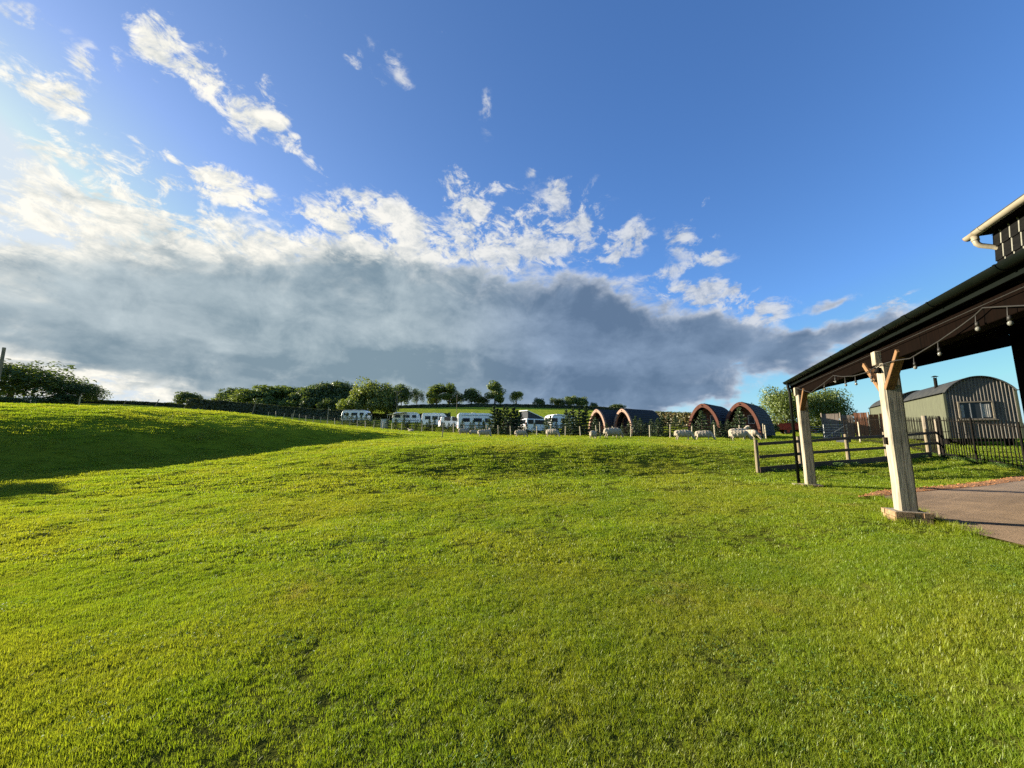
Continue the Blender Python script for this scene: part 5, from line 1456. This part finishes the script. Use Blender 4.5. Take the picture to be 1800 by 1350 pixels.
LONG = [tuft(s + 80, 46, .11, .13, .0055, .7) for s in range(3)]
WEED = [weed_clump(s, 170, .17, .11) for s in range(3)]
spots = []
for i in range(60):
    f = random.random(); a, b = random.choice(list(zip(fp, fp[1:] + [fe]))); p = a.lerp(b, f); spots.append((p.x, p.y - random.uniform(-.1, .45), 'weed' if random.random() < .35 else 'long'))
rl = [gp(1633, 16.8), gp(1660, 15.6), gp(1716, 14.4), gp(1800, 13.3)]
for i in range(70):
    a, b = random.choice(list(zip(rl, rl[1:]))); p = a.lerp(b, random.random()); spots.append((p.x, p.y + random.uniform(-.9, .2), 'weed' if random.random() < .5 else 'long'))
for k in (0, 1):
    c = P1 + E1 * (k * BAY)
    for i in range(16):
        an = random.uniform(0, 6.28); spots.append((c.x + .36 * math.cos(an), c.y + .36 * math.sin(an), 'long'))
for i in range(50):
    p = random.choice(fr[:40]); spots.append((p.x - random.uniform(-.02, .25), p.y - random.uniform(0.0, .22), 'long'))
for kind, meshes, nm, lab, ct in (('weed', WEED, 'weeds', 'leafy green weeds at the fence foot and floor edge', 'weeds'), ('long', LONG, 'long_grass', 'uncut long grass along posts and fence feet', 'grass')):
    Vs = []; Ts = []; o = 0
    for (x, y, k) in spots:
        if k != kind: continue
        me = random.choice(meshes); n = len(me.vertices); co = np.empty(n * 3); me.vertices.foreach_get('co', co); co = co.reshape(-1, 3) * random.uniform(.6, 1.15)
        a = random.uniform(0, 6.28); c, s = math.cos(a), math.sin(a); co = np.stack([co[:, 0] * c - co[:, 1] * s + x, co[:, 0] * s + co[:, 1] * c + y, co[:, 2] + h1(x, y)], 1)
        k_ = 4 if kind == 'weed' else 3; ti = np.empty(len(me.polygons) * k_, dtype=np.int32); me.loops.foreach_get('vertex_index', ti); Vs.append(co); Ts.append(ti.reshape(-1, k_) + o); o += n
    ob = bpy.data.objects.new(nm, np_mesh(nm, np.concatenate(Vs), np.concatenate(Ts), M['weed'] if kind == 'weed' else M['blade'])); col.objects.link(ob); tag(ob, lab, ct, kind='stuff')

# loose chips on the orange strip
C = []
for i in range(2600):
    k = random.randrange(59); f = random.random() ** .8; p = fo[k].lerp(bo[k], f).lerp(fo[k + 1].lerp(bo[k + 1], f), random.random()); C.append((p.x + random.gauss(0, .03), p.y + random.gauss(0, .03), ZB + .035 + random.random() * .012))
V, Fq = leaf_quads(np.array(C), np.tile([0, 0, 1.0], (len(C), 1)), .022, .6, 1.4)
ob = bpy.data.objects.new('bark_chips', np_mesh('bark_chips', V, Fq, M['chips'])); col.objects.link(ob); tag(ob, 'loose orange bark chips scattered along the floor edge', 'bark chips', kind='stuff')
print('GRASS', cnt)
